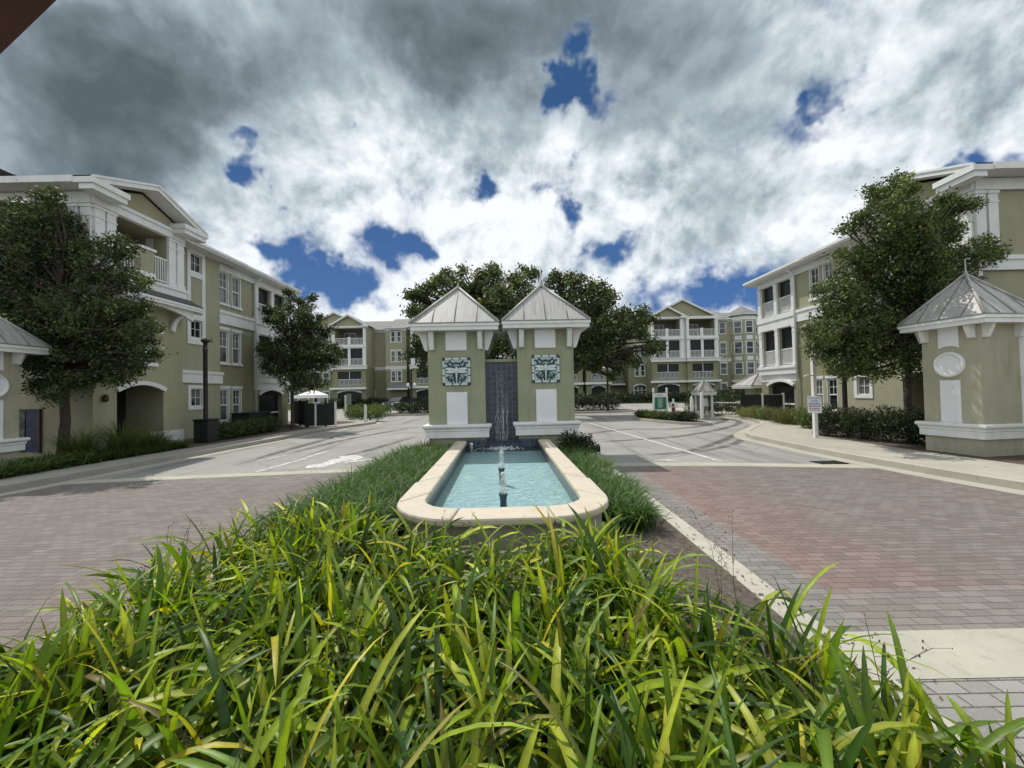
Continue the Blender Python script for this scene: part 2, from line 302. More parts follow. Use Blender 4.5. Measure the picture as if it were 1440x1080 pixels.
# ------------------------------------------------------------------ mesh builder
class Fr:
    """local frame: s along, d deep, z up"""
    def __init__(s, ox=0, oy=0, es=(1, 0), ed=(0, 1), oz=0): s.o = (ox, oy); s.es = es; s.ed = ed; s.oz = oz
    def p(s, a, d, z): return (s.o[0] + a * s.es[0] + d * s.ed[0], s.o[1] + a * s.es[1] + d * s.ed[1], z + s.oz)
WORLD = Fr()
class MB:
    def __init__(s, fr=WORLD): s.v = []; s.f = []; s.m = []; s.fr = fr; s.sm = []
    def add(s, vs, fs, m=0, smooth=False, raw=False):
        o = len(s.v)
        s.v += [tuple(q) for q in vs] if raw else [s.fr.p(*q) for q in vs]
        for f in fs: s.f.append(tuple(o + i for i in f)); s.m.append(m); s.sm.append(smooth)
    def quad(s, a, b, c, d, m=0): s.add([a, b, c, d], [(0, 1, 2, 3)], m)
    def poly(s, pts, m=0): s.add(pts, [tuple(range(len(pts)))], m)
    def box(s, s0, s1, d0, d1, z0, z1, m=0):
        s.add([(a, d, z) for a in (s0, s1) for d in (d0, d1) for z in (z0, z1)],
              [(0, 1, 3, 2), (4, 6, 7, 5), (0, 4, 5, 1), (2, 3, 7, 6), (0, 2, 6, 4), (1, 5, 7, 3)], m)
    def prism(s, pts, z0, z1, m=0):
        n = len(pts)
        s.add([(x, y, z0) for x, y in pts] + [(x, y, z1) for x, y in pts],
              [tuple(range(n))[::-1], tuple(range(n, 2 * n))] + [(i, (i + 1) % n, n + (i + 1) % n, n + i) for i in range(n)], m)
    def extr(s, pts, d0, d1, m=0):      # polygon in (s,z), extruded along d
        n = len(pts)
        s.add([(x, d0, z) for x, z in pts] + [(x, d1, z) for x, z in pts],
              [tuple(range(n)), tuple(range(n, 2 * n))[::-1]] + [(i, (i + 1) % n, n + (i + 1) % n, n + i) for i in range(n)], m)
    def extr_s(s, pts, s0, s1, m=0):    # polygon in (d,z), extruded along s
        n = len(pts)
        s.add([(s0, x, z) for x, z in pts] + [(s1, x, z) for x, z in pts],
              [tuple(range(n)), tuple(range(n, 2 * n))[::-1]] + [(i, (i + 1) % n, n + (i + 1) % n, n + i) for i in range(n)], m)
    def arch_band(s, s0, s1, zb, rise, t, d0, d1, m=0, n=14):
        inn = []; out = []
        for i in range(n + 1):
            k = i / n; x = s0 + (s1 - s0) * k; z = zb + rise * (1 - (2 * k - 1) ** 2)
            inn.append((x, z)); out.append((x + (2 * k - 1) * t * .5, z + t))
        s.extr(inn + out[::-1], d0, d1, m)
    def spandrel(s, s0, s1, zb, rise, ztop, d, m=0, n=14):
        for i in range(n):
            k0 = i / n; k1 = (i + 1) / n; x0 = s0 + (s1 - s0) * k0; x1 = s0 + (s1 - s0) * k1
            z0 = zb + rise * (1 - (2 * k0 - 1) ** 2); z1 = zb + rise * (1 - (2 * k1 - 1) ** 2)
            s.quad((x0, d, z0), (x1, d, z1), (x1, d, ztop), (x0, d, ztop), m)
            s.quad((x0, d, z0), (x1, d, z1), (x1, d + .15, z1), (x0, d + .15, z0), m)
    def wall(s, s0, s1, z0, z1, d, holes=(), rev=.1, m=0, along='s', mfn=None):
        P = (lambda a, dd, z: (a, dd, z)) if along == 's' else (lambda a, dd, z: (dd, a, z))
        xs = sorted({s0, s1, *[h[0] for h in holes], *[h[1] for h in holes]}); zs = sorted({z0, z1, *[h[2] for h in holes], *[h[3] for h in holes]})
        for a, b in zip(xs, xs[1:]):
            for c, e in zip(zs, zs[1:]):
                mx, mz = (a + b) / 2, (c + e) / 2
                if mx < s0 or mx > s1 or mz < z0 or mz > z1 or any(h[0] < mx < h[1] and h[2] < mz < h[3] for h in holes): continue
                s.add([P(a, d, c), P(b, d, c), P(b, d, e), P(a, d, e)], [(0, 1, 2, 3)], mfn(mx, mz) if mfn else m)
        for h in holes:
            r = h[4] if len(h) > 4 else rev; a, b, c, e = h[:4]; q = d + r
            for A, B in (((a, c), (b, c)), ((b, c), (b, e)), ((b, e), (a, e)), ((a, e), (a, c))):
                s.add([P(A[0], d, A[1]), P(B[0], d, B[1]), P(B[0], q, B[1]), P(A[0], q, A[1])], [(0, 1, 2, 3)], m)
    def tube(s, pts, rads, seg=8, m=0, raw=True, cap=True):
        pts = [Vector(p) for p in pts]; n = len(pts); rings = []
        for i, p in enumerate(pts):
            t = (pts[min(i + 1, n - 1)] - pts[max(i - 1, 0)]); t = t.normalized() if t.length > 1e-9 else Vector((0, 0, 1))
            a = t.orthogonal().normalized() if i == 0 else (a - t * a.dot(t)).normalized()
            b = t.cross(a); r = rads[i] if hasattr(rads, '__len__') else rads
            rings.append([p + (a * math.cos(2 * PI * k / seg) + b * math.sin(2 * PI * k / seg)) * r for k in range(seg)])
        fs = [(i * seg + k, i * seg + (k + 1) % seg, (i + 1) * seg + (k + 1) % seg, (i + 1) * seg + k) for i in range(n - 1) for k in range(seg)]
        if cap: fs += [tuple(range(seg))[::-1], tuple(range((n - 1) * seg, n * seg))]
        s.add([q for r in rings for q in r], fs, m, True, raw=raw)
    def lathe(s, cx, cy, prof, seg=16, m=0, smooth=True):
        n = len(prof); vs = [(cx + r * math.cos(2 * PI * k / seg), cy + r * math.sin(2 * PI * k / seg), z) for r, z in prof for k in range(seg)]
        fs = [(i * seg + k, i * seg + (k + 1) % seg, (i + 1) * seg + (k + 1) % seg, (i + 1) * seg + k) for i in range(n - 1) for k in range(seg)]
        fs += [tuple(range(seg))[::-1], tuple(range((n - 1) * seg, n * seg))]
        s.add(vs, fs, m, smooth)
    def mesh(s, name, mats, off=(0, 0, 0), bevel=0):
        me = bpy.data.meshes.new(name)
        me.from_pydata([(x - off[0], y - off[1], z - off[2]) for x, y, z in s.v], [], s.f)
        for mm in (mats if isinstance(mats, (list, tuple)) else [mats]): me.materials.append(MATS[mm])
        me.polygons.foreach_set('material_index', s.m); me.polygons.foreach_set('use_smooth', s.sm); me.update(); return me

def props(o, label=None, cat=None, group=None, kind=None):
    if label: o['label'] = label
    if cat: o['category'] = cat
    if group: o['group'] = group
    if kind: o['kind'] = kind
    return o
class Thing:
    def __init__(s, name, label, cat, loc=(0, 0, 0), group=None):
        s.o = bpy.data.objects.new(name, None); COL.objects.link(s.o); s.o.location = loc; s.o.empty_display_size = .3; s.loc = tuple(loc)
        props(s.o, label, cat, group)
    def part(s, name, mb, mats, parent=None, label=None, bevel=0):
        me = mb if isinstance(mb, bpy.types.Mesh) else mb.mesh(name, mats, s.loc)
        o = bpy.data.objects.new(name, me); COL.objects.link(o); o.parent = parent or s.o
        if label: o['label'] = label
        if bevel:
            md = o.modifiers.new('bevel', 'BEVEL'); md.width = bevel; md.segments = 2; md.limit_method = 'ANGLE'; md.angle_limit = .6
        return o
def single(name, mb, mats, label, cat, group=None, kind=None, loc=(0, 0, 0)):
    me = mb if isinstance(mb, bpy.types.Mesh) else mb.mesh(name, mats, loc)
    o = bpy.data.objects.new(name, me); COL.objects.link(o); o.location = loc; return props(o, label, cat, group, kind)
def struct(name, mb, mats): return single(name, mb, mats, None, None, None, 'structure')
def copy_tree(o, parent=None):
    c = o.copy(); COL.objects.link(c)
    if parent is not None: c.parent = parent
    for ch in list(o.children): copy_tree(ch, c)
    return c

def np_mesh(name, V, faces_n, per, tone, matname, loc=(0, 0, 0), smooth=False, faces=None):
    """V (n,3); faces: index array (m,per); tone (n,3)"""
    me = bpy.data.meshes.new(name); n = len(V); m = len(faces)
    me.vertices.add(n); me.vertices.foreach_set('co', (V - np.array(loc)).astype(np.float32).ravel())
    me.loops.add(m * per); me.loops.foreach_set('vertex_index', faces.astype(np.int32).ravel())
    me.polygons.add(m); me.polygons.foreach_set('loop_start', np.arange(0, m * per, per, dtype=np.int32)); me.polygons.foreach_set('loop_total', np.full(m, per, dtype=np.int32))
    if smooth: me.polygons.foreach_set('use_smooth', np.ones(m, dtype=bool))
    a = me.attributes.new('tone', 'FLOAT_COLOR', 'POINT'); c = np.ones((n, 4), np.float32); c[:, :3] = tone; a.data.foreach_set('color', c.ravel())
    me.materials.append(MATS[matname]); me.update(calc_edges=True); me.validate(); return me

# ------------------------------------------------------------------ light and sky
SUN_AZ = math.radians(-39); SUN_EL = math.radians(60)
sd = Vector((math.sin(SUN_AZ) * math.cos(SUN_EL), math.cos(SUN_AZ) * math.cos(SUN_EL), math.sin(SUN_EL)))
sl = bpy.data.lights.new('sun', 'SUN'); sl.energy = 3.4; sl.angle = math.radians(.55); sl.color = (1, .955, .88)
so = bpy.data.objects.new('sun', sl); COL.objects.link(so); so.rotation_euler = (-sd).to_track_quat('-Z', 'Y').to_euler()
w = bpy.data.worlds.new('World'); scn.world = w; w.use_nodes = True
t = NT(w.node_tree); bg = w.node_tree.nodes['Background']
sky = t.n('ShaderNodeTexSky'); sky.sky_type = 'NISHITA'; sky.sun_disc = False; sky.sun_elevation = SUN_EL; sky.sun_rotation = SUN_AZ
sky.air_density = 1.0; sky.dust_density = .6; sky.ozone_density = 2.0
tc = t.n('ShaderNodeTexCoord'); D = tc.outputs['Generated']
sx = t.n('ShaderNodeSeparateXYZ'); t.l(D, sx.inputs[0])
zz = t.math('ADD', t.math('MAXIMUM', sx.outputs[2], 0.0), .13)
q = t.n('ShaderNodeCombineXYZ'); t.l(t.math('DIVIDE', sx.outputs[0], zz), q.inputs[0]); t.l(t.math('DIVIDE', sx.outputs[1], zz), q.inputs[1]); Q = q.outputs[0]
def anchors(lst):
    acc = None
    for (u, v, rad, amp) in lst:
        if amp < -.3: amp *= 1.12; rad *= 1.22
        d = ray(u, v).normalized(); r1 = ray(u + rad * .7, v + rad * .7).normalized()
        k = 1.0 / max(1e-4, 1 - d.dot(r1))
        dp = t.vmath('DOT_PRODUCT', DW, tuple(d))
        e = t.math('POWER', 2.718, t.math('MULTIPLY', t.math('SUBTRACT', dp, 1.0), k))
        acc = t.math('MULTIPLY_ADD', e, amp, acc if acc is not None else 0.0)
    return acc
# ragged edges: bend the direction with noise before measuring it against the gaps
wn = t.noise(D, 7.0, 4, .58, out='Color')
DW = t.vmath('NORMALIZE', t.vmath('ADD', D, t.vmath('MULTIPLY', t.vmath('SUBTRACT', wn, (.5, .5, .5)), (.30, .30, .30))))
gaps = anchors([(770, 150, 30, -1.2), (805, 130, 28, -.9), (845, 122, 26, -.9), (352, 226, 30, -1.15), (690, 258, 22, -1.05), (760, 272, 22, -.6), (795, 284, 24, -1.1), (575, 352, 30, -1.0), (530, 330, 22, -.75), (600, 372, 18, -.7), (485, 368, 18, -.6),
                (420, 335, 30, -.75), (360, 318, 26, -.6), (505, 412, 26, -.85), (450, 380, 24, -.7), (390, 345, 20, -.5), (862, 346, 22, -.95), (1165, 148, 14, -.5), (1128, 190, 22, -.5), (1052, 240, 22, -.45), (1425, 200, 42, -1.35), (1370, 225, 30, -.6), (985, 408, 40, -.95), (1045, 414, 36, -.95), (465, 180, 16, -.7), (605, 205, 14, -.5), (1215, 122, 24, -.55), (925, 405, 26, -.4), (840, 200, 24, -.4), (320, 208, 22, -.5), (440, 285, 20, -.4)])
dark0 = anchors([(120, 200, 190, .60), (230, 150, 150, .28), (30, 330, 140, .30), (60, 30, 160, .30), (330, 60, 190, .36), (560, 40, 190, .46), (800, 20, 210, .58), (970, 80, 120, .19), (650, 110, 80, .16), (1120, 60, 150, .12), (1350, 60, 200, .17), (985, 290, 80, .22), (1040, 330, 60, .16), (1300, 190, 120, .06), (1010, 200, 110, .05), (420, 130, 70, .1)])
dark = t.math('ADD', dark0, anchors([(480, 150, 60, -.14), (590, 235, 70, -.14), (520, 290, 60, -.12), (900, 240, 80, -.12), (300, 290, 70, -.12), (1390, 330, 60, -.1), (700, 340, 110, -.12), (520, 430, 60, -.1), (1090, 15, 30, -.12), (560, 110, 40, -.10)]))
n2 = t.noise(D, 3.0, 6, .58, .4); n3 = t.noise(D, 13, 6, .62)
n1 = t.noise(D, 5.2, 10, .60, .2); n1b = t.noise(t.vmath('ADD', D, (-.012, .0, .040)), 5.2, 10, .60, .2)
dens = t.math('ADD', t.math('MULTIPLY_ADD', t.math('SUBTRACT', n1, .5), 3.2, t.math('MULTIPLY_ADD', dark0, .75, .66)), gaps)
cov = t.maprange(t.math('MULTIPLY_ADD', t.math('SUBTRACT', n3, .5), .32, dens), -.34, .60, 0, 1, True)
relief = t.math('SUBTRACT', n1, n1b)
calm = t.maprange(dark, .12, .45, 1.0, .30)
sh = t.math('MULTIPLY_ADD', t.math('SUBTRACT', n2, .5), .62, t.math('MULTIPLY', relief, 2.7))
sh = t.math('MULTIPLY_ADD', t.math('SUBTRACT', n3, .5), .48, sh)
sh = t.math('MULTIPLY_ADD', sh, calm, t.math('SUBTRACT', 1.02, dark))
sh = t.math('MULTIPLY_ADD', t.maprange(dens, .2, .6), -.10, sh)
cl = t.ramp(sh, [(.0, (.098, .126, .146)), (.25, (.185, .228, .262)), (.5, (.37, .44, .49)), (.75, (.63, .70, .75)), (1.0, (.87, .91, .94))])
blue = t.mix(1.0, sky.outputs[0], (.090, .090, .098), 'MULTIPLY')
blue = t.mix(.93, blue, t.mix(t.maprange(sx.outputs[2], .12, .55), (.060, .155, .39), (.026, .084, .215)))
skyc = t.mix(cov, blue, cl)
low = t.maprange(sx.outputs[2], -.02, .0)
skyc = t.mix(low, (.18, .18, .17), skyc)
t.l(skyc, bg.inputs[0]); bg.inputs[1].default_value = 1.0
w.cycles.sampling_method = 'MANUAL'; w.cycles.sample_map_resolution = 512
scn.view_settings.view_transform = 'Standard'; scn.view_settings.look = 'None'; scn.view_settings.exposure = .14; scn.view_settings.gamma = 1
scn.cycles.use_denoising = True
scn.cycles.max_bounces = 7; scn.cycles.transparent_max_bounces = 12; scn.cycles.caustics_reflective = False; scn.cycles.caustics_refractive = False
scn.cycles.sample_clamp_indirect = 6

# ------------------------------------------------------------------ ground, roads, paving
def gz(u, v, z=0.0):
    d = ray(u, v); return CAM + d * ((z - H) / d.z)
def smooth_line(pts, sub=6):
    out = []; n = len(pts); P = [Vector((p[0], p[1])) for p in pts]
    for i in range(n - 1):
        a, b, c, d = P[max(i - 1, 0)], P[i], P[i + 1], P[min(i + 2, n - 1)]
        for k in range(sub):
            x = k / sub
            out.append(.5 * ((2 * b) + (c - a) * x + (2 * a - 5 * b + 4 * c - d) * x * x + (3 * b - a - 3 * c + d) * x ** 3))
    out.append(P[-1]); return out
def offs(line, dist):
    out = []
    for i, p in enumerate(line):
        tn = (line[min(i + 1, len(line) - 1)] - line[max(i - 1, 0)]).normalized(); out.append(p + Vector((tn.y, -tn.x)) * dist)
    return out
def ribbon(mb, A, B, z0, z1, m=0, closed_ends=True):
    n = len(A)
    for i in range(n - 1):
        a, b, c, d = A[i], A[i + 1], B[i + 1], B[i]
        mb.add([(a.x, a.y, z1), (b.x, b.y, z1), (c.x, c.y, z1), (d.x, d.y, z1)], [(0, 1, 2, 3)], m)
        if z1 - z0 > .001:
            mb.add([(a.x, a.y, z0), (b.x, b.y, z0), (b.x, b.y, z1), (a.x, a.y, z1)], [(0, 1, 2, 3)], m)
            mb.add([(d.x, d.y, z0), (c.x, c.y, z0), (c.x, c.y, z1), (d.x, d.y, z1)], [(0, 1, 2, 3)], m)
mb = MB(); mb.quad((-900, -900, -.06), (900, -900, -.06), (900, 900, -.06), (-900, 900, -.06)); struct('ground', mb, 'lawn_base')
mb = MB(); mb.quad((-75, -40, 0), (75, -40, 0), (75, 110, 0), (-75, 110, 0)); struct('road', mb, 'road')
KR = smooth_line([(20, -8), (14.5, -2), (11.2, 3), (9.75, 5.5), (9.25, 7.4), (8.99, 9.6), (8.9, 11.7), (9.0, 14.0), (9.1, 15.3), (9.7, 16.7), (11.1, 18.5), (12.9, 20.8), (14.1, 24.3), (14.3, 27.8), (13.9, 31.5), (14.5, 36), (18, 39), (26, 40), (40, 40)])
KL = smooth_line([(-21, -8), (-16, -2), (-13.2, 3), (-11.9, 6), (-11.3, 8.7), (-11.15, 10.8), (-10.95, 14.0), (-10.6, 18.5), (-10.35, 23.0), (-9.55, 26.2), (-9.45, 27.6), (-10.4, 29.0), (-13, 30.2), (-20, 31), (-40, 31)])
for nm, K, sg in (('right', KR, 1), ('left', KL, -1)):
    g0 = offs(K, -.42 * sg); k1 = offs(K, .17 * sg); s0 = offs(K, .175 * sg); s1 = offs(K, 2.25 * sg if nm == 'right' else 1.3 * sg)
    mb = MB(); ribbon(mb, g0, K, .006, .006); struct('gutter', mb, 'concrete')
    mb = MB(); ribbon(mb, K, k1, 0, .152); struct('kerb', mb, 'kerb_concrete' if nm == 'right' else 'old_concrete')
    mb = MB(); ribbon(mb, s0, s1, 0, .14); struct('pavement', mb, 'concrete' if nm == 'right' else 'old_concrete')
    mb = MB(); e = [Vector((75 * sg, p.y)) for p in s1]; e[-1] = Vector((e[-1].x, s1[-1].y))
    ribbon(mb, s1, e, 0, .135); struct('mulch_bed', mb, 'mulch')
# brick paving, right and left of the island, with the pale strips that frame it
def sheet(name, pts, z, m): 
    mb = MB(); mb.poly([(x, y, z) for x, y in pts]); struct(name, mb, m)
sheet('brick_paving', [(2.45, 3.25), (10.3, 3.25), (9.35, 5.3), (8.82, 7.4), (8.57, 9.45), (5.2, 10.15), (2.45, 10.42)], .004, 'brick_right')
sheet('concrete_strip', [(2.45, 10.42), (5.2, 10.15), (8.57, 9.45), (8.5, 9.97), (5.2, 10.63), (2.45, 10.90)], .008, 'strip_concrete')
sheet('concrete_strip', [(2.45, 2.72), (11.0, 2.72), (10.6, 3.25), (2.45, 3.25)], .008, 'strip_concrete')
sheet('brick_paving', [(2.45, -12), (22, -12), (14, -2), (11.0, 2.72), (2.45, 2.72)], .004, 'brick_grey')
sheet('brick_paving', [(-3.4, 3.0), (-12.7, 3.0), (-11.5, 6), (-10.9, 8.7), (-10.78, 9.55), (-7.5, 10.0), (-3.4, 10.45)], .004, 'brick_left')
sheet('concrete_strip', [(-3.4, 10.45), (-7.5, 10.0), (-10.78, 9.55), (-10.72, 10.0), (-7.5, 10.45), (-3.4, 10.9)], .008, 'strip_concrete')
sheet('concrete_strip', [(-3.4, 2.5), (-13.0, 2.5), (-12.7, 3.0), (-3.4, 3.0)], .008, 'strip_concrete')
sheet('brick_paving', [(-3.4, -12), (-22, -12), (-16, -2.6), (-13.0, 2.5), (-3.4, 2.5)], .004, 'brick_grey')
# island: kerb ring and soil
def island(pts, kw, zk, zs, kn, sm, soilname='soil'):
    L = [Vector(p) for p in pts]; n = len(L)
    if sum(L[i].x * L[(i + 1) % n].y - L[(i + 1) % n].x * L[i].y for i in range(n)) < 0: L = L[::-1]
    inn = []
    for i in range(n):
        a = (L[i] - L[i - 1]).normalized(); b = (L[(i + 1) % n] - L[i]).normalized(); tn = (a + b).normalized()
        inn.append(L[i] + Vector((-tn.y, tn.x)) * kw)
    mb = MB(); ribbon(mb, L + [L[0]], inn + [inn[0]], 0, zk); struct('kerb', mb, kn)
    mb = MB(); mb.prism([(p.x, p.y) for p in inn], 0, zs); struct(soilname, mb, sm)
def rrect(x0, x1, y0, y1, r, n=7):
    out = []
    for cx, cy, a0 in ((x1 - r, y1 - r, 0), (x0 + r, y1 - r, 90), (x0 + r, y0 + r, 180), (x1 - r, y0 + r, 270)):
        for k in range(n + 1):
            a = math.radians(a0 + 90 * k / n); out.append((cx + r * math.cos(a), cy + r * math.sin(a)))
    return out
island(rrect(-3.4, 2.45, -7, 14.6, 1.0), .27, .075, .10, 'kerb_concrete', 'soil')
# painted lines and turn arrows
def stripe(u0, v0, u1, v1, wd, z=.006):
    a = gz(u0, v0); b = gz(u1, v1); tn = (b - a).normalized(); nrm = Vector((-tn.y, tn.x, 0)) * wd / 2
    mb = MB(); mb.poly([(p.x, p.y, z) for p in (a + nrm, b + nrm, b - nrm, a - nrm)]); struct('road_marking', mb, 'road_paint')
stripe(816, 591, 1014, 649, .13); stripe(360, 664, 432, 644, .12); stripe(432, 643, 462, 634, .12); stripe(362, 648, 404, 640, .11)
stripe(946, 580, 985, 580, .3); stripe(470, 616, 530, 604, .1)
def arrow(pts, z=.006):
    mb = MB(); P = [gz(*p) for p in pts]; mb.poly([(p.x, p.y, z) for p in P]); struct('road_marking', mb, 'road_paint')
arrow([(428, 659), (433, 654.5), (452, 652), (468, 645.5), (480, 644.5), (476, 642.2), (500, 639.5), (513, 643.5), (500, 647.5), (494, 646.5), (478, 650.5), (455, 657)])
arrow([(484, 649.5), (530, 644), (545, 641.5), (540, 643.8), (508, 648.5), (486, 651.5)])
arrow([(915, 647.4), (930, 646.4), (950, 646.8), (952, 648.2), (930, 648.0)])
def m_tyre():
    m = bpy.data.materials.new('tyre_rubber_mark'); m.use_nodes = True; t = NT(m.node_tree); b = m.node_tree.nodes['Principled BSDF']; out = m.node_tree.nodes['Material Output']
    b.inputs['Base Color'].default_value = (.06, .057, .052, 1); b.inputs['Roughness'].default_value = .8
    at_ = t.n('ShaderNodeAttribute'); at_.attribute_name = 'tone'; sp = t.n('ShaderNodeSeparateColor'); t.l(at_.outputs['Color'], sp.inputs[0])
    n = t.noise(t.pos(), 1.7, 6, .7); f = t.math('MULTIPLY', sp.outputs[0], t.maprange(n, .34, .66, .1, .75))
    tr = t.n('ShaderNodeBsdfTransparent'); mx = t.n('ShaderNodeMixShader'); t.l(f, mx.inputs[0]); t.l(tr.outputs[0], mx.inputs[1]); t.l(b.outputs[0], mx.inputs[2]); t.l(mx.outputs[0], out.inputs[0]); MATS['tyre_mark'] = m
m_tyre()
def tyre_mark(px, wd, z):
    L = smooth_line([(p.x, p.y) for p in (gz(*q) for q in px)], 8); n = len(L); V = []; T_ = []
    for i in range(n):
        e = min(1, i / 6, (n - 1 - i) / 6)
        for o, a in ((-.5, 0), (-.22, 1), (.22, 1), (.5, 0)): q = offs(L, o * wd)[i]; V.append((q.x, q.y, z)); T_.append((a * e,) * 3)
    fc = [(i * 4 + k, i * 4 + k + 1, i * 4 + k + 5, i * 4 + k + 4) for i in range(n - 1) for k in range(3)]
    single('tyre_mark', np_mesh('tyre_mark', np.array(V), 0, 4, np.array(T_), 'tyre_mark', faces=np.array(fc)), None, None, None, kind='structure')
for i, (px, wd) in enumerate((([(815, 612), (880, 604), (950, 603), (1000, 597), (1020, 590), (1000, 585)], .5), ([(830, 622), (900, 618), (960, 613), (1015, 603), (1040, 594), (1020, 587)], .45), ([(890, 640), (960, 636), (1010, 622), (1040, 608), (1056, 598)], .4),
                              ([(400, 640), (470, 622), (530, 610), (590, 600)], .5), ([(470, 645), (530, 630), (590, 612)], .45), ([(330, 655), (400, 634), (480, 613), (560, 596)], .45), ([(960, 640), (1030, 625), (1050, 612)], .35))):
    tyre_mark(px, wd, .0022 + .0002 * i)
# storm drain by the right kerb
t_ = gz(1166, 651)
mb = MB(); mb.fr = Fr(t_.x, t_.y); 
for k in range(7): mb.box(-.3, .3, -.2 + k * .062, -.165 + k * .062, .008, .02)
mb.box(-.33, -.3, -.22, .24, .008, .022); mb.box(.3, .33, -.22, .24, .008, .022)
single('drain_grate', mb, 'black_metal', 'dark iron drain grate set in the road by the kerb', 'drain grate')
mb = MB(); mb.quad((t_.x - .33, t_.y - .22, .0075), (t_.x + .33, t_.y - .22, .0075), (t_.x + .33, t_.y + .24, .0075), (t_.x - .33, t_.y + .24, .0075)); struct('drain_pit', mb, 'black_metal')
# lawn and beds in front of the far buildings
mb = MB(); mb.prism([(-75, 58), (-24, 56.5), (-12, 57.5), (-2, 60), (10, 57), (20, 54), (36, 50), (75, 47), (75, 130), (-75, 130)], -.05, .12); struct('lawn', mb, 'lawn_base')

# ------------------------------------------------------------------ fountain: towers, cascade, basin
AX = Fr(-.31, 11.8, (.9997, .025), (-.025, .9997))
def seam_roof(T, fr, cs, cd, he, z0, z1, nseam=3, finial=.1):
    """pyramidal metal roof on a square plan, standing seams, hip caps"""
    mb = MB(fr); c = [(cs - he, cd - he), (cs + he, cd - he), (cs + he, cd + he), (cs - he, cd + he)]
    for i in range(4):
        a, b = c[i], c[(i + 1) % 4]
        mb.add([(a[0], a[1], z0), (b[0], b[1], z0), (cs, cd, z1)], [(0, 1, 2)])
    mb.poly([(x, y, z0 - .004) for x, y in c])
    roof = T.part('roof', mb, 'metal_roof')
    sb = MB(fr); hb = MB(fr)
    for i in range(4):
        a = Vector((c[i][0], c[i][1], z0)); b = Vector((c[(i + 1) % 4][0], c[(i + 1) % 4][1], z0)); ap = Vector((cs, cd, z1))
        hb.tube([fr.p(*(a + Vector((0, 0, .02)))), fr.p(*(ap + Vector((0, 0, .03))))], .04, 6)
        for k in range(nseam):
            f = (k + 1) / (nseam + 1); p = a.lerp(b, f); h = 1 - abs(2 * f - 1)
            # seam runs up the slope until it meets the hip
            top = p + (ap - (a + b) / 2) * (h if abs(f - .5) > 1e-3 else .97)
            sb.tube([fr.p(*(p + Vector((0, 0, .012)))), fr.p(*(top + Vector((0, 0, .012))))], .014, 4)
    T.part('seam', sb, 'shadow_line_metal', roof); T.part('hip_cap', hb, 'metal_roof', roof)
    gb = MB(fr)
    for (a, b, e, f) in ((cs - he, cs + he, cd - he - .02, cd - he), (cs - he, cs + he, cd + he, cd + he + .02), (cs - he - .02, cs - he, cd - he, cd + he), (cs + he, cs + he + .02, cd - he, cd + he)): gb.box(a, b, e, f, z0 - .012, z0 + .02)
    T.part('eave_shadow_strip', gb, 'shadow_line_metal', roof)  # thin dark strip added as the shadow line between roof and fascia
    fb = MB(fr); fb.lathe(cs, cd, [(.07, z1 - .05), (.06, z1 + .02), (.03, z1 + .04), (.045, z1 + .08), (.02, z1 + .11), (.012, z1 + finial)], 10)
    T.part('finial', fb, 'metal_roof', roof)
    eb = MB(fr); h2 = he - .02
    for (a, b, e, f) in ((cs - h2, cs + h2, cd - h2, cd - h2 + .04), (cs - h2, cs + h2, cd + h2 - .04, cd + h2), (cs - h2, cs - h2 + .04, cd - h2 + .04, cd + h2 - .04), (cs + h2 - .04, cs + h2, cd - h2 + .04, cd + h2 - .04)):
        eb.box(a, b, e, f, z0 - .20, z0 - .006)
    h3 = he + .012
    for (a, b, e, f) in ((cs - h3, cs + h3, cd - h3, cd - h2 - .002), (cs - h3, cs + h3, cd + h2 + .002, cd + h3), (cs - h3, cs - h2 - .002, cd - h2, cd + h2), (cs + h2 + .002, cs + h3, cd - h2, cd + h2)):
        eb.box(a, b, e, f, z0 - .085, z0 - .008)
    T.part('fascia', eb, 'white_trim')
    so_ = MB(fr); so_.box(cs - h2 + .042, cs + h2 - .042, cd - h2 + .042, cd + h2 - .042, z0 - .19, z0 - .16); T.part('soffit', so_, 'soffit_paint')
def plinth(T, fr, s0, s1, d0, d1, zb, zt, pr=.15):
    mb = MB(fr); prof = [(0, zb), (pr * .55, zb), (pr * .55, zb + (zt - zb) * .48), (pr * .68, zb + (zt - zb) * .52), (pr * .68, zb + (zt - zb) * .66), (pr * .8, zb + (zt - zb) * .70), (pr, zb + (zt - zb) * .78), (pr * 1.04, zb + (zt - zb) * .87), (pr, zt - .015), (pr * .85, zt), (0, zt)]
    n = len(prof); cs = [(s0, d0, -1, -1), (s1, d0, 1, -1), (s1, d1, 1, 1), (s0, d1, -1, 1)]
    vs = [(a + o * i, b + o * j, z) for a, b, i, j in cs for o, z in prof]
    mb.add(vs, [(k * n + i, k * n + i + 1, ((k + 1) % 4) * n + i + 1, ((k + 1) % 4) * n + i) for k in range(4) for i in range(n - 1)])
    T.part('plinth_moulding', mb, 'white_trim')
def bracket_set(T, fr, cs, cd, h, z0, z1, off, wd=.14, reach=.25):
    for face in range(4):
        for sg in (-1, 1):
            mb = MB(fr); pts = [(0, z1), (reach, z1), (reach, z1 - .07), (.13, z0 + .10), (.09, z0), (0, z0)]
            a0, a1 = sg * off - wd / 2, sg * off + wd / 2
            def P(a, o, z):
                return ((cs + a, cd - h - o, z), (cs + h + o, cd + a, z), (cs - a, cd + h + o, z), (cs - h - o, cd - a, z))[face]
            n = len(pts); vs = [P(a0, o, z) for o, z in pts] + [P(a1, o, z) for o, z in pts]
            mb.add(vs, [tuple(range(n)), tuple(range(n, 2 * n))[::-1]] + [(i, (i + 1) % n, n + (i + 1) % n, n + i) for i in range(n)])
            T.part('bracket', mb, 'white_trim', bevel=.008)
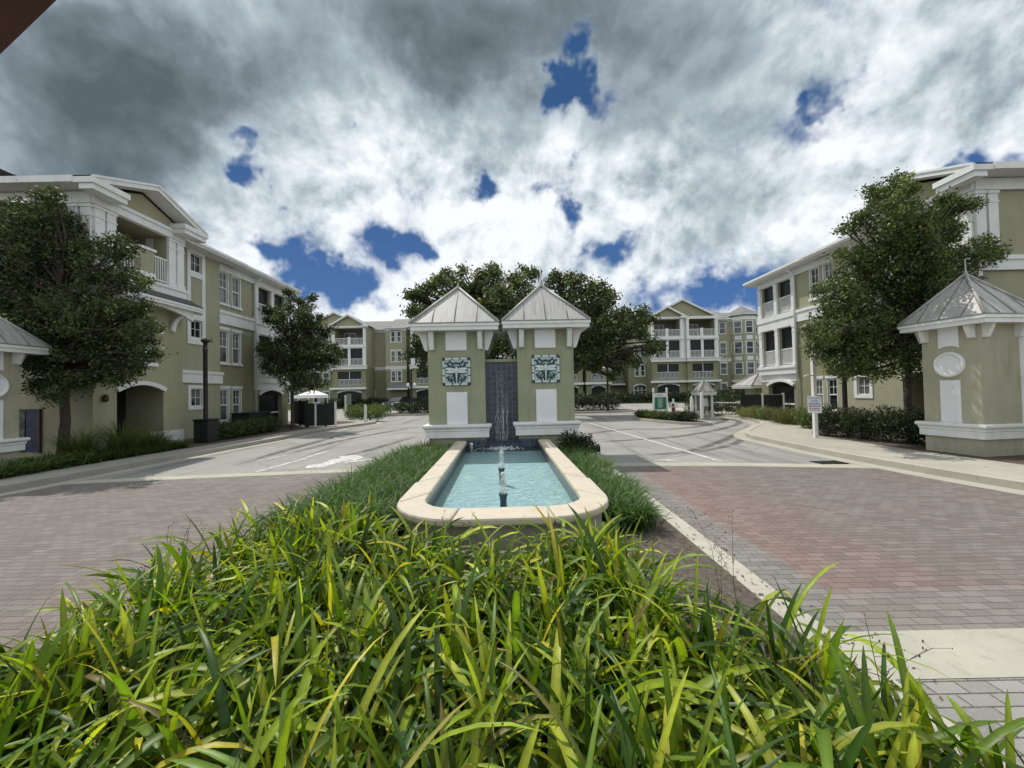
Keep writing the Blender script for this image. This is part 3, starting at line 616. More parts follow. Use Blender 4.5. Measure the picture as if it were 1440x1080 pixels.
mat('tile_teal', (.36, .47, .47), .35, .22, 24, .2, 60); mat('tile_dark', (.014, .035, .045), .35, .3, 12); mat('tile_pale', (.60, .68, .66), .35, .1, 20)
def dragonfly_tile(T, fr, cs, d, cz, w_):
    h = w_ / 2
    mb = MB(fr); mb.box(cs - h, cs + h, d - .035, d - .002, cz - h, cz + h); tile = T.part('dragonfly_tile', mb, 'tile_dark', bevel=.006)
    mb = MB(fr); i = h * .84; mb.box(cs - i, cs + i, d - .042, d - .036, cz - i, cz + i); T.part('glazed_ground', mb, 'tile_teal', tile)
    mb = MB(fr)                                             # pale bamboo border in short pieces
    for sg in (-1, 1):
        for k in range(3):
            a = -h * .8 + k * h * .55; b = a + h * .46
            mb.box(cs + a, cs + b, d - .05, d - .036, cz + sg * h * .92 - .028, cz + sg * h * .92 + .028); mb.box(cs + sg * h * .92 - .028, cs + sg * h * .92 + .028, d - .05, d - .036, cz + a, cz + b)
    T.part('border', mb, 'tile_pale', tile, bevel=.006)
    mb = MB(fr)
    for sg in (-1, 1):                                      # four wings
        for (z0, z1, l) in ((.10, .20, .80), (-.02, -.04, .78)):
            up_ = []; dn = []
            for k in range(9):
                f = k / 8; x = sg * (.07 + (l - .07) * f) * h; zc = (z0 + (z1 - z0) * f) * h; th = h * .115 * math.sin(PI * min(1, f * .86 + .12)) ** .6 + .004
                up_.append((cs + x, cz + zc + th)); dn.append((cs + x, cz + zc - th * .8))
            mb.extr(up_ + dn[::-1], d - .062, d - .043)
    hx = [(cs + h * .10 * math.cos(a * PI / 6), cz + h * .16 + h * .20 * math.sin(a * PI / 6)) for a in range(12)]; mb.extr(hx, d - .07, d - .044)
    for k in range(7):
        r = h * (.075 - .005 * k); zc = cz - h * (.12 + .115 * k); mb.extr([(cs + r * math.cos(a * PI / 5), zc + r * math.sin(a * PI / 5)) for a in range(10)], d - .066, d - .044)
    T.part('dragonfly', mb, 'tile_pale', tile)
    def curl(x0, z0, r, a0, a1, sh, k0=.023):
        pts = []; mb = MB(fr)
        for k in range(14):
            f = k / 13; a = math.radians(a0 + (a1 - a0) * f); rr = r * (1 - sh * f); pts.append(fr.p(cs + (x0 + rr * math.cos(a)) * h, d - .046, cz + (z0 + rr * math.sin(a)) * h))
        mb.tube(pts, [k0 * (1 - .35 * k / 13) * h / .41 for k in range(14)], 5); T.part('scroll', mb, 'tile_dark', tile)
    for sg in (-1, 1):
        m_ = (lambda a: a if sg > 0 else 180 - a)
        curl(sg * .46, .54, .24, m_(180), m_(560), .6); curl(sg * .44, -.46, .33, m_(100), m_(460), .6)
        curl(sg * .15, .95, .40, m_(230), m_(345), .1); curl(sg * .80, -.95, .55, m_(95), m_(175), .1, .022); curl(sg * .12, -.55, .26, m_(330), m_(420), .1, .022); curl(sg * .78, .32, .30, m_(75), m_(190), .1, .022)
    mb = MB(fr)                                             # dark outline round wings and body
    for sg in (-1, 1):
        for (z0, z1, l) in ((.10, .20, .84), (-.02, -.04, .82)):
            up_ = []; dn = []
            for k in range(9):
                f = k / 8; x = sg * (.03 + (l - .03) * f) * h; zc = (z0 + (z1 - z0) * f) * h; th = h * .20 * math.sin(PI * min(1, f * .86 + .12)) ** .6 + .008
                up_.append((cs + x, cz + zc + th)); dn.append((cs + x, cz + zc - th * .85))
            mb.extr(up_ + dn[::-1], d - .0428, d - .0365 - .001 * (z0 > 0) - .002 * (sg > 0))
    mb.box(cs - h * .17, cs + h * .17, d - .0435, d - .036, cz - h * .92, cz + h * .4)
    T.part('outline', mb, 'tile_dark', tile)
def fountain_tower(cs, label, rod, dz):
    fr = Fr(AX.o[0], AX.o[1], AX.es, AX.ed, dz); c0 = fr.p(cs, .84, 0)
    T = Thing('fountain_tower', label, 'tower', (c0[0], c0[1], 0), 'fountain towers')
    mb = MB(fr); mb.box(cs - .84, cs + .84, 0, 1.68, -dz, 3.84); T.part('tower_body', mb, 'tower_stucco', bevel=.01)
    seam_roof(T, fr, cs, .84, 1.27, 4.0, 5.33, 3, rod)
    plinth(T, fr, cs - .84, cs + .84, 0, 1.68, .68, 1.07, .16)
    bracket_set(T, fr, cs, .84, .84, 3.27, 3.80, .71)
    mb = MB(fr); mb.box(cs - .31, cs + .31, -.03, -.001, 3.25, 3.80); T.part('upper_panel', mb, 'white_panel', bevel=.006)
    mb = MB(fr); mb.box(cs - .305, cs + .305, -.03, -.001, 1.072, 2.02); T.part('lower_panel', mb, 'white_panel', bevel=.006)
    for sx_ in (-1, 1):
        mb = MB(fr); x = cs + sx_ * .84; mb.box(min(x + sx_ * .002, x + sx_ * .03), max(x + sx_ * .002, x + sx_ * .03), .53, 1.15, 3.25, 3.80); T.part('upper_panel', mb, 'white_panel', bevel=.006)
    dragonfly_tile(T, fr, cs, 0, 2.63, .82)
    return T
fountain_tower(-1.32, 'olive fountain tower with short spike on its metal roof, beside the reddish spiky plants', .16, 0)
fountain_tower(1.32, 'olive fountain tower whose metal roof carries a tall thin rod, beside the green bush', .62, .03)
T = Thing('cascade_wall', 'dark blue tiled water wall standing between the two olive towers', 'fountain wall', AX.p(0, .5, 0))
mb = MB(AX); mb.box(-.478, .478, .26, .86, .1, 2.90); T.part('tiled_face', mb, 'cascade_tile')
mb = MB(AX); mb.box(-.478, .478, .20, .92, 2.902, 2.99); T.part('cap', mb, 'tower_stucco', bevel=.01)
mb = MB(AX)
for k in range(10):
    s0 = R_.uniform(-.12, .12) + (.03 if k % 2 else -.05); pts = []; z = R_.uniform(1.2, 2.4) if k > 2 else 2.6; zl = .42
    while z > zl:
        pts.append(AX.p(s0 + R_.gauss(0, .012) + .03 * math.sin(z * 3 + k), .245 - (2.6 - z) * .07 + R_.gauss(0, .006), z)); z -= .09
    if len(pts) > 3: mb.tube(pts, [R_.uniform(.002, .008) * (1.0 if p[2] < 1.5 else .45) for p in pts], 5)
for k in range(160):
    z = .42 + 2.2 * R_.random() ** 1.7; c = AX.p(R_.gauss(-.01, .09), .20 - (2.6 - z) * .075 + R_.gauss(0, .02), z); r = R_.uniform(.004, .011)
    mb.add([(c[0] + a * r, c[1] + b * r, c[2] + e * r * 1.8) for a, b, e in ((1, 0, 0), (-1, 0, 0), (0, 1, 0), (0, -1, 0), (0, 0, 1), (0, 0, -1))], [(0, 2, 4), (2, 1, 4), (1, 3, 4), (3, 0, 4), (2, 0, 5), (1, 2, 5), (3, 1, 5), (0, 3, 5)], raw=True)
single('falling_water', mb, 'splash_water', 'thin white streams of water falling down the dark tiled wall', 'water', kind='stuff')

def uoutline(half, front, r, back, n=9):
    pts = [(-half, back)]
    k = int((back - (front + r)) / .45)
    pts += [(-half, back + (front + r - back) * i / k) for i in range(1, k)]
    for cx, a0 in ((-half + r, 180), (half - r, 270)):
        for i in range(n + 1):
            a = math.radians(a0 + 90 * i / n); pts.append((cx + r * math.cos(a), front + r + r * math.sin(a)))
        if cx < 0: pts += [(-half + r + (2 * half - 2 * r) * i / 4, front) for i in range(1, 4)]
    pts += [(half, back + (front + r - back) * i / k) for i in range(k - 1, 0, -1)] + [(half, back)]
    return pts
def resample(pts, n):
    P = [Vector(p) for p in pts]; L = [0]
    for a, b in zip(P, P[1:]): L.append(L[-1] + (b - a).length)
    out = []
    for i in range(n + 1):
        x = L[-1] * i / n; j = max(k for k in range(len(L)) if L[k] <= x + 1e-9); j = min(j, len(P) - 2)
        out.append(P[j].lerp(P[j + 1], (x - L[j]) / max(1e-9, L[j + 1] - L[j])))
    return out
BK = -.20
T = Thing('fountain_basin', 'long raised fountain pool with pale peach stone coping and rounded front', 'fountain', AX.p(0, -4, 0))
NB = 84
oc = resample(uoutline(1.36, -7.30, .88, BK), NB); ic = resample(uoutline(1.03, -6.90, .48, BK), NB); ow = resample(uoutline(1.31, -7.24, .84, BK), NB); iw = resample(uoutline(1.07, -6.94, .50, BK), NB)
mb = MB(AX); cuts = [0, 6, 13, 20, 27, 33, 39, 45, 51, 57, 64, 71, 78, NB]
for a, b in zip(cuts, cuts[1:]):
    g = .003
    oo = [oc[i] for i in range(a, b + 1)]; ii = [ic[i] for i in range(a, b + 1)]
    oo[0] = oo[0].lerp(oo[1], .03); ii[0] = ii[0].lerp(ii[1], .03); oo[-1] = oo[-1].lerp(oo[-2], .03); ii[-1] = ii[-1].lerp(ii[-2], .03)
    if 24 < (a + b) / 2 < 60: oo = [p + (p - q).normalized() * .05 for p, q in zip(oo, ii)]
    ring = oo + ii[::-1]; cx = sum((p for p in ring), Vector((0, 0))) / len(ring)
    mb.prism([(p.x, p.y) for p in ring], .50, .60 + R_.uniform(-.003, .003))
cop = T.part('coping', mb, 'coping_stone', bevel=.03)
mb = MB(AX)
for i in range(NB):
    a, b = ow[i], ow[i + 1]; mb.quad((a.x, a.y, 0), (b.x, b.y, 0), (b.x, b.y, .499), (a.x, a.y, .499))
    a2, b2 = iw[i], iw[i + 1]; mb.quad((a.x, a.y, .497), (b.x, b.y, .497), (b2.x, b2.y, .497), (a2.x, a2.y, .497))
T.part('basin_wall', mb, 'basin_concrete')
mb = MB(AX)
for i in range(NB):
    a, b = iw[i], iw[i + 1]; mb.quad((a.x, a.y, .1), (b.x, b.y, .1), (b.x, b.y, .498), (a.x, a.y, .498))
T.part('tile_band', mb, 'band_tile')
mb = MB(AX); mb.box(-1.09, -.49, BK - .0, BK + .19, .1, .62); mb.box(.49, 1.09, BK - .0, BK + .19, .1, .62); mb.box(-.489, .489, -.02, .255, .1, .56); T.part('back_wall', mb, 'cascade_tile')
mb = MB(AX); mb.poly([(p.x, p.y, .27) for p in iw]); T.part('pool_floor', mb, 'pool_plaster')
c_ = gz(662, 632, .42)
mb = MB(); mb.lathe(c_.x, 11.3, [(.035, .13), (.035, .52), (.045, .53), (.045, .57), (.0, .57)], 10); T.part('overflow_pipe', mb, 'white_post')
mb = MB(AX); mb.poly([(p.x, p.y, .41) for p in iw]); single('water', mb, 'pool_water', None, None, kind='structure')
def blob_column(x, y, z0, z1, r0, r1, seg=10, jit=.3):
    mb = MB(); n = 9; prof = []
    for i in range(n):
        f = i / (n - 1); prof.append((x + R_.gauss(0, .012) * f, y + R_.gauss(0, .012) * f, z0 + (z1 - z0) * f))
    mb.tube(prof, [(r0 + (r1 - r0) * i / (n - 1)) * R_.uniform(1 - jit, 1 + jit) * (1 if i < n - 1 else .3) for i in range(n)], seg)
    for k in range(70):
        f = R_.random(); a = R_.uniform(0, 2 * PI); rr = R_.gauss(.045, .025) * (1.2 - f * .4); c = (x + rr * math.cos(a), y + rr * math.sin(a), z0 + (z1 - z0) * f); r = R_.uniform(.004, .012)
        mb.add([(c[0] + i * r, c[1] + j * r, c[2] + e * r * 1.5) for i, j, e in ((1, 0, 0), (-1, 0, 0), (0, 1, 0), (0, -1, 0), (0, 0, 1), (0, 0, -1))], [(0, 2, 4), (2, 1, 4), (1, 3, 4), (3, 0, 4), (2, 0, 5), (1, 2, 5), (3, 1, 5), (0, 3, 5)], raw=True)
    return mb
for (u, v, lab, ht) in ((708, 711, 'dark green fountain spout nearest the rounded front of the pool, with a fat white plume', .30), (705.5, 671, 'dark green fountain spout farther back in the pool, below the falling water', .34)):
    p = gz(u, v, .41); p = Vector((p.x, p.y, .41)); T = Thing('fountain_spout', lab, 'fountain spout', (p.x, p.y, .12), 'spouts in the fountain pool')
    mb = MB(); mb.lathe(p.x, p.y, [(.085, .125), (.06, .2), (.045, .44), (.048, .52), (.062, .555), (.062, .58), (.03, .58), (.02, .55)], 14); T.part('nozzle', mb, 'spout_green')
    T.part('water_jet', blob_column(p.x, p.y, .58, .58 + ht, .048, .026), 'splash_water')
mb = MB()      # churned foam where the fall meets the pool
for k in range(320):
    a = R_.uniform(0, 2 * PI); rr = abs(R_.gauss(0, .26)); x0, y0, _ = AX.p(rr * math.cos(a) * 1.3, -.75 + rr * math.sin(a) * .8, 0); r = R_.uniform(.006, .022)
    z0 = .41 + abs(R_.gauss(0, .035))
    mb.add([(x0 + i * r, y0 + j * r, z0 + e * r) for i, j, e in ((1, 0, 0), (-1, 0, 0), (0, 1, 0), (0, -1, 0), (0, 0, 1), (0, 0, -1))], [(0, 2, 4), (2, 1, 4), (1, 3, 4), (3, 0, 4), (2, 0, 5), (1, 2, 5), (3, 1, 5), (0, 3, 5)], raw=True)
single('foam', mb, 'splash_water', 'white foam churned up where the falling water meets the pool', 'foam', kind='stuff')
# small floodlights at the tower feet
def floodlight(x, y, rz, label):
    T = Thing('floodlight', label, 'floodlight', (x, y, .1), 'floodlights at the tower feet'); fr = Fr(x, y, (math.cos(rz), math.sin(rz)), (-math.sin(rz), math.cos(rz)))
    mb = MB(fr); mb.box(-.02, .02, -.02, .02, .1, .32); mb.box(-.12, -.105, -.03, .03, .27, .45); mb.box(.105, .12, -.03, .03, .27, .45); mb.box(-.12, .12, -.03, .03, .255, .27); T.part('stand', mb, 'black_metal')
    mb = MB(fr); mb.extr_s([(-.06, .30), (.10, .33), (.07, .50), (-.09, .47)], -.10, .10); h = T.part('lamp_housing', mb, 'black_metal', bevel=.012)
    mb = MB(fr); mb.extr_s([(.101, .345), (.107, .346), (.08, .487), (.074, .486)], -.085, .085); T.part('lens', mb, 'headlight_glass', h)
p = gz(612, 636, .1); floodlight(p.x, 11.15, 0, 'small black floodlight by the reddish spiky plants at the foot of a tower')
p = gz(823, 634, .1); floodlight(p.x, 10.9, 0, 'small black floodlight in front of the green bush at the foot of a tower')

# ------------------------------------------------------------------ gate piers beside the pavements
def gate_pier(fr, label, h=.625, zg=.13, k=1.0, he=.95):
    Z = lambda z: 2 + (z - 2) * k
    c0 = fr.p(0, h, zg); T = Thing('gate_pier', label, 'gate pier', c0, 'gate piers beside the entrance')
    mb = MB(fr); mb.box(-h, h, 0, 2 * h, zg, Z(3.50)); T.part('pier_body', mb, 'pier_stucco', bevel=.01)
    seam_roof(T, fr, 0, h, he, Z(3.64), Z(4.86), 3, .42); plinth(T, fr, -h, h, 0, 2 * h, Z(.57), Z(.94), .14)
    bracket_set(T, fr, 0, h, h, Z(3.12), Z(3.46), .50 * k, .11, .2)
    for face in range(2):
        P = Fr(*fr.p(0, 0, 0)[:2], fr.es, fr.ed) if face == 0 else Fr(*fr.p(0, 2 * h, 0)[:2], (-fr.es[0], -fr.es[1]), (-fr.ed[0], -fr.ed[1]))
        mb = MB(P); arc = [(.22 - .44 * j / 10, Z(2.90) + .06 * (1 - (2 * j / 10 - 1) ** 2)) for j in range(11)]; mb.extr([(-.22, Z(3.46)), (.22, Z(3.46))] + arc, -.03, -.001); T.part('upper_panel', mb, 'white_panel')
        mb = MB(P); mb.box(-.22, .22, -.03, -.001, Z(.942), Z(2.06)); T.part('lower_panel', mb, 'white_panel', bevel=.005)
        mb = MB(P); ring = [(0.335, -.001), (.335, -.05), (.315, -.075), (.285, -.075), (.262, -.05), (.262, -.03)]; n = 28
        vs = [(r * math.cos(2 * PI * j / n), d, Z(2.47) + r * math.sin(2 * PI * j / n)) for r, d in ring for j in range(n)]
        mb.add(vs, [(i * n + j, i * n + (j + 1) % n, (i + 1) * n + (j + 1) % n, (i + 1) * n + j) for i in range(len(ring) - 1) for j in range(n)], 0, True)
        med = T.part('medallion', mb, 'white_trim')
        mb = MB(P); mb.poly([(.263 * math.cos(2 * PI * j / n), -.03, Z(2.47) + .263 * math.sin(2 * PI * j / n)) for j in range(n)]); T.part('disc', mb, 'white_panel', med)
    return T
gate_pier(Fr(11.58, 10.52, (.136, -.9907), (.9907, .136)), 'beige gate pier with a round white medallion, joined to the boundary wall')
gate_pier(Fr(-13.75, 10.52, (0, 1), (-1, 0)), 'beige gate pier half out of view under the dark street tree', .59, .13, .94, 1.0)
wf = Fr(12.78, 10.25, (.40, -.9165), (.9165, .40))
T = Thing('boundary_wall', 'beige boundary wall with white pilaster and ledge behind the round medallion pier', 'wall', wf.p(0, 0, .13))
mb = MB(wf); mb.box(0, 9, .12, .45, .1, 2.72); mb.box(0, 9, .17, .40, 2.86, 3.45); T.part('wall_body', mb, 'pier_stucco')
mb = MB(wf); mb.box(-.02, .28, .0, .5, .1, 3.50); T.part('pilaster', mb, 'white_panel', bevel=.01)
mb = MB(wf); mb.box(.282, 9, .03, .54, 2.78, 2.858); mb.box(.282, 9, .08, .49, 2.722, 2.779); T.part('ledge', mb, 'white_trim', bevel=.012)

# ------------------------------------------------------------------ building kit
def window(T, fr, s0, s1, z0, z1, d, cols=2, rows=2, hung=True, casing=.09, sill=True, glass='window_glass', header=False, flat=False):
    mb = MB(fr); c = casing; pr = .035
    if c:
        mb.box(s0 - c, s0, d - pr, d - .002, z0 - c, z1 + c); mb.box(s1, s1 + c, d - pr, d - .002, z0 - c, z1 + c); mb.box(s0, s1, d - pr, d - .002, z1, z1 + c)
        if not sill: mb.box(s0, s1, d - pr, d - .002, z0 - c, z0)
    f = .045; g0, g1 = d + .03, d + .07
    mb.box(s0, s0 + f, g0, g1, z0, z1); mb.box(s1 - f, s1, g0, g1, z0, z1); mb.box(s0 + f, s1 - f, g0, g1, z1 - f, z1); mb.box(s0 + f, s1 - f, g0, g1, z0, z0 + f)
    zm = (z0 + z1) / 2 if hung else z0
    if hung: mb.box(s0 + f, s1 - f, g0 - .004, g1, zm - .03, zm + .03)
    for k in range(1, cols): x = s0 + (s1 - s0) * k / cols; mb.box(x - .011, x + .011, g0 + .012, g1 - .004, zm + .03 if hung else z0 + f, z1 - f)
    for k in range(1, rows): z = zm + (z1 - zm) * k / rows; mb.box(s0 + f, s1 - f, g0 + .014, g1 - .006, z - .011, z + .011)
    W = T.part('window', mb, 'white_trim')
    mb = MB(fr); mb.quad((s0, d + .075, z0), (s1, d + .075, z0), (s1, d + .075, z1), (s0, d + .075, z1)); T.part('pane', mb, glass, W)
    if sill: mb = MB(fr); mb.box(s0 - c - .05, s1 + c + .05, d - .09, d - .003, z0 - .12, z0 - .002); T.part('sill', mb, 'white_trim', W)
    if header: mb = MB(fr); mb.box(s0 - c - .04, s1 + c + .04, d - .08, d - .003, z1 + c + .002, z1 + c + .13); T.part('header', mb, 'white_trim', W)
    return W
def railing(T, fr, s0, s1, d, z0, z1, step=.115, thick=.022):
    mb = MB(fr); mb.box(s0, s1, d - .03, d + .03, z1 - .06, z1); mb.box(s0, s1, d - .025, d + .025, z0 + .05, z0 + .10)
    n = max(2, int((s1 - s0) / step))
    for k in range(n + 1):
        x = s0 + thick + (s1 - s0 - 2 * thick) * k / n; mb.box(x - thick, x + thick, d - .016, d + .016, z0 + .10, z1 - .06)
    return T.part('railing', mb, 'white_trim')
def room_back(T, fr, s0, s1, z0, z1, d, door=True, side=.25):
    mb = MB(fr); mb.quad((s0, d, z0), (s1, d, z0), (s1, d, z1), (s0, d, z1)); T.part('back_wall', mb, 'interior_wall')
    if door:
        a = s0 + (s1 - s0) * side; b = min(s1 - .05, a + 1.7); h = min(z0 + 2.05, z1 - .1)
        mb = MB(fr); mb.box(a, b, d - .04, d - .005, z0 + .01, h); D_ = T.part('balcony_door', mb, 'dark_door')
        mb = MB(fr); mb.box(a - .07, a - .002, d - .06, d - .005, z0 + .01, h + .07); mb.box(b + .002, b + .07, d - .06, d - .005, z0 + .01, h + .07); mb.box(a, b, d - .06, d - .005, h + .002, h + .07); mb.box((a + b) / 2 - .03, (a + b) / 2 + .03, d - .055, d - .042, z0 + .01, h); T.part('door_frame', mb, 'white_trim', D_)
def column(T, fr, s0, s1, d0, d1, z0, z1):
    mb = MB(fr); mb.box(s0, s1, d0, d1, z0, z1)
    p = .03; mb.box(s0 - p, s1 + p, d0 - p, d1, z0 + .0, z0 + .14); mb.box(s0 - p, s1 + p, d0 - p, d1, z1 - .10, z1 - .001)
    mb.box(s0 - p * .7, s1 + p * .7, d0 - p * .7, d1, z1 - .40, z1 - .34)
    return T.part('column', mb, 'white_trim')
def screen(T, fr, s0, s1, z0, z1, d):  # dark pane across an opening, makes the recess behind look shaded
    mb = MB(fr); mb.box(s0 + .002, s1 - .002, d, d + .006, z0 + .002, z1 - .002); return T.part('darkening_screen', mb, 'darkening_screen')
def near_building(fr, label, extras):
    T = Thing('apartment_building', label, 'building', fr.p(1.8, 1.5, .13), 'apartment buildings flanking the entrance')
    G = .13
    # --- front block: street face, near end
    mb = MB(fr); fz = lambda s, z: 1 if z > 6.6 else 0
    mb.wall(0, 3.6, G, 8.6, 0, [(.72, 2.85, 6.62, 8.55, 2.6), (.8, 2.3, 3.42, 5.15, 1.5), (.8, 2.67, G, 2.56, 1.5)], mfn=fz)
    mb.spandrel(.8, 2.67, 2.28, .26, 2.56, .001, 0)
    mb.wall(0, 12.5, G, 9.0, 0, [], along='d', mfn=lambda s, z: 0)
    mb.add([(3.6, 0, G), (3.6, 1.05, G), (3.6, 1.05, 9.0), (3.6, 0, 9.0)], [(0, 1, 2, 3)])
    mb.wall(3.6, 7.2, G, 9.0, 1.05, [(5.31, 5.99, 8.0, 8.84), (5.31, 5.99, 4.86, 5.70), (5.31, 5.99, 1.62, 2.46)], mfn=lambda s, z: 2)
    mb.add([(7.2, 1.05, G), (7.2, 1.25, G), (7.2, 1.25, 9.0), (7.2, 1.05, 9.0)], [(0, 1, 2, 3)], 2)
    cw = [(a, b, z0, z1) for a, b in ((7.42, 8.04), (8.38, 9.0)) for z0, z1 in ((6.98, 8.62), (3.85, 5.52), (.80, 2.42))]
    mb.wall(7.2, 10.2, G, 9.0, 1.25, cw, m=0, mfn=lambda s, z: 3 if z < 5.9 else 0)
    ph = [(a, b, z0, z1, 1.5) for a, b in ((10.52, 11.78), (12.1, 13.36)) for z0, z1 in ((6.66, 8.62), (3.42, 5.72))]
    mb.wall(10.2, 13.7, G, 9.0, 1.25, ph + [(10.62, 13.0, G, 2.42, 1.5)], mfn=lambda s, z: 1 if z > 2.85 else 3)
    mb.spandrel(10.62, 13.0, 2.1, .3, 2.42, 1.251, 3)
    mb.add([(13.7, 1.25, G), (13.7, 12.5, G), (13.7, 12.5, 9.0), (13.7, 1.25, 9.0)], [(0, 1, 2, 3)])
    mb.add([(0, 12.5, G), (13.7, 12.5, G), (13.7, 12.5, 9.0), (0, 12.5, 9.0)], [(0, 1, 2, 3)])
    T.part('wall', mb, ['olive_stucco', 'white_trim', 'tan_stucco', 'dark_olive_stucco'])
    mb = MB(fr); n = lambda s: 8.9 + .20 + (10.1 - 9.22) * (1 - abs(s - 1.8) / 2.4)
    mb.extr([(0, 8.98), (3.6, 8.98), (3.6, n(3.6) - .2), (1.8, n(1.8) - .2), (0, n(0) - .2)], .0, .08); T.part('pediment', mb, 'gable_stucco')
    # top porch columns (pairs) on street face and near end
    for a, b in ((.0, .32), (.39, .71), (2.86, 3.18), (3.27, 3.6)): column(T, fr, a, b, -.09, -.003, 6.60, 8.55)
    for a, b in ((.0, .33), (.42, .75)):
        mb = MB(fr); mb.box(-.09, -.003, a, b, 6.60, 8.55); mb.box(-.12, -.003, a - .03, b + .03, 8.45, 8.548); mb.box(-.11, -.003, a - .02, b + .02, 8.15, 8.21); mb.box(-.12, -.003, a - .03, b + .03, 6.6, 6.74); T.part('column', mb, 'white_trim')
    for a, b in ((2.86, 3.18), (3.27, 3.6)):      # inner columns seen through the porch
        mb = MB(fr); mb.box(a - .02, b - .1, .55, .85, 6.63, 8.54); T.part('column', mb, 'white_trim')
    mb = MB(fr); mb.box(-.06, 3.66, -.10, -.002, 8.58, 8.97); mb.box(-.10, 3.70, -.15, -.101, 8.84, 8.96); T.part('frieze', mb, 'white_trim'); mb = MB(fr); mb.box(-.10, -.003, -.002, 12.5, 8.58, 8.96); T.part('frieze', mb, 'white_trim')
    mb = MB(fr); mb.box(-.09, 3.69, -.13, -.003, 6.20, 6.598); mb.box(-.13, 3.73, -.17, -.131, 6.46, 6.58); T.part('belt_course', mb, 'white_trim'); mb = MB(fr); mb.box(-.10, -.003, -.003, 12.5, 5.86, 6.36); mb.box(-.14, -.101, -.003, 12.5, 6.2, 6.34); T.part('belt_course', mb, 'white_trim')
    ped = MB(fr); ped.box(1.42, 1.98, -.28, -.02, 6.60, 7.62); p_ = T.part('balcony_pedestal', ped, 'tan_stucco'); mb = MB(fr); mb.box(1.37, 2.03, -.33, .03, 7.622, 7.72); T.part('pedestal_cap', mb, 'white_trim', p_); mb = MB(fr); mb.box(1.39, 2.01, -.31, -.282, 6.601, 6.78); T.part('pedestal_base', mb, 'white_trim', p_)
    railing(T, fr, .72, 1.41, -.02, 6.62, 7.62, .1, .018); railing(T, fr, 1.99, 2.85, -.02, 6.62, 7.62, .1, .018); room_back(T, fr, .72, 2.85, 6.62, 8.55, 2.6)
    # skirt roof with bracketed arch below
    mb = MB(fr); mb.extr_s([(-.13, 6.20), (-.72, 5.86), (-.72, 5.81), (-.13, 6.13)], -.2, 3.85); T.part('skirt_roof', mb, 'shingle')
    mb = MB(fr); mb.box(-.2, 3.85, -.74, -.68, 5.62, 5.80); mb.box(-.2, 3.85, -.77, -.741, 5.72, 5.805); mb.box(-.2, -.14, -.68, -.0, 5.62, 5.80); mb.box(3.79, 3.85, -.68, -.0, 5.62, 5.80); mb.box(-.14, 3.79, -.68, -.003, 5.64, 5.66); T.part('skirt_fascia', mb, 'white_trim')
    mb = MB(fr); arc = [(3.5 - 3.4 * k / 16, 5.22 + .32 * (1 - (2 * k / 16 - 1) ** 2)) for k in range(17)]; mb.extr([(.1, 5.638), (3.5, 5.638)] + arc, -.56, -.44); T.part('skirt_arch', mb, 'white_trim')
    for a in (.35, 2.95):
        mb = MB(fr); o = []; i_ = []
        for k in range(9):
            th = PI / 2 * k / 8; o.append((-.60 * (1 - math.cos(th)) - .02, 4.75 + .62 * math.sin(th))); i_.append((-.60 * (1 - math.cos(th)) * .82 - .14, 4.75 + .62 * math.sin(th) * .98))
        mb.extr_s(o + i_[::-1], a, a + .16); T.part('bracket', mb, 'white_trim')
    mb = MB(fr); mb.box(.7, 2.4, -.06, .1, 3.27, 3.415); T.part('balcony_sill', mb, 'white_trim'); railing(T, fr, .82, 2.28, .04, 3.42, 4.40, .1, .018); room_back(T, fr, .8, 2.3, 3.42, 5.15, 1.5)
    # ground arch
    mb = MB(fr); mb.arch_band(.8, 2.67, 2.28, .26, .15, -.10, -.002); T.part('arch_trim', mb, 'white_trim')
    mb = MB(fr); mb.box(2.672, 3.62, -.035, -.002, G, .72); mb.box(2.66, 2.671, -.035, .5, G, .72); T.part('plinth', mb, 'white_trim'); mb = MB(fr); mb.box(-.02, .79, -.035, -.002, G, .72); T.part('plinth', mb, 'white_trim')
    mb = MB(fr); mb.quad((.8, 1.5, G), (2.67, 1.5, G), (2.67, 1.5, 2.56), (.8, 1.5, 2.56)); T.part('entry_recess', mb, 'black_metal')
    mb = MB(fr); mb.lathe(.32, -.10, [(.03, 2.2), (.07, 2.16), (.09, 2.0), (.05, 1.95), (.02, 1.93)], 8); mb.box(.30, .34, -.1, -.003, 2.08, 2.12); T.part('wall_lamp', mb, 'wall_lamp_metal')
    # narrow bay with small stacked windows
    for z0, z1 in ((8.0, 8.84), (4.86, 5.70), (1.62, 2.46)): window(T, fr, 5.31, 5.99, z0, z1, 1.05, 2, 2, False, .16 if z0 < 3 else .0, False)
    mb = MB(fr)
    mb.box(5.11, 5.305, 1.0, 1.048, 4.55, 8.97); mb.box(5.995, 6.19, 1.0, 1.048, 4.55, 8.97); mb.box(5.306, 5.994, 1.0, 1.048, 4.55, 4.85); mb.box(5.306, 5.994, 1.0, 1.048, 5.71, 5.95); mb.box(5.306, 5.994, 1.0, 1.048, 7.72, 7.99); mb.box(5.306, 5.994, 1.0, 1.048, 8.85, 8.97)
    T.part('window_surround', mb, 'white_trim')
    mb = MB(fr); mb.box(3.61, 7.26, .96, 1.047, 2.72, 3.16); mb.box(3.61, 7.30, .92, 1.047, 3.161, 3.30); T.part('belt_course', mb, 'white_trim')
    # bay with paired windows
    for a, b in ((7.42, 8.04), (8.38, 9.0)):
        for z0, z1 in ((6.98, 8.62), (3.85, 5.52), (.80, 2.42)): window(T, fr, a, b, z0, z1, 1.25, 2, 2, True, .06, True, header=z0 < 6)
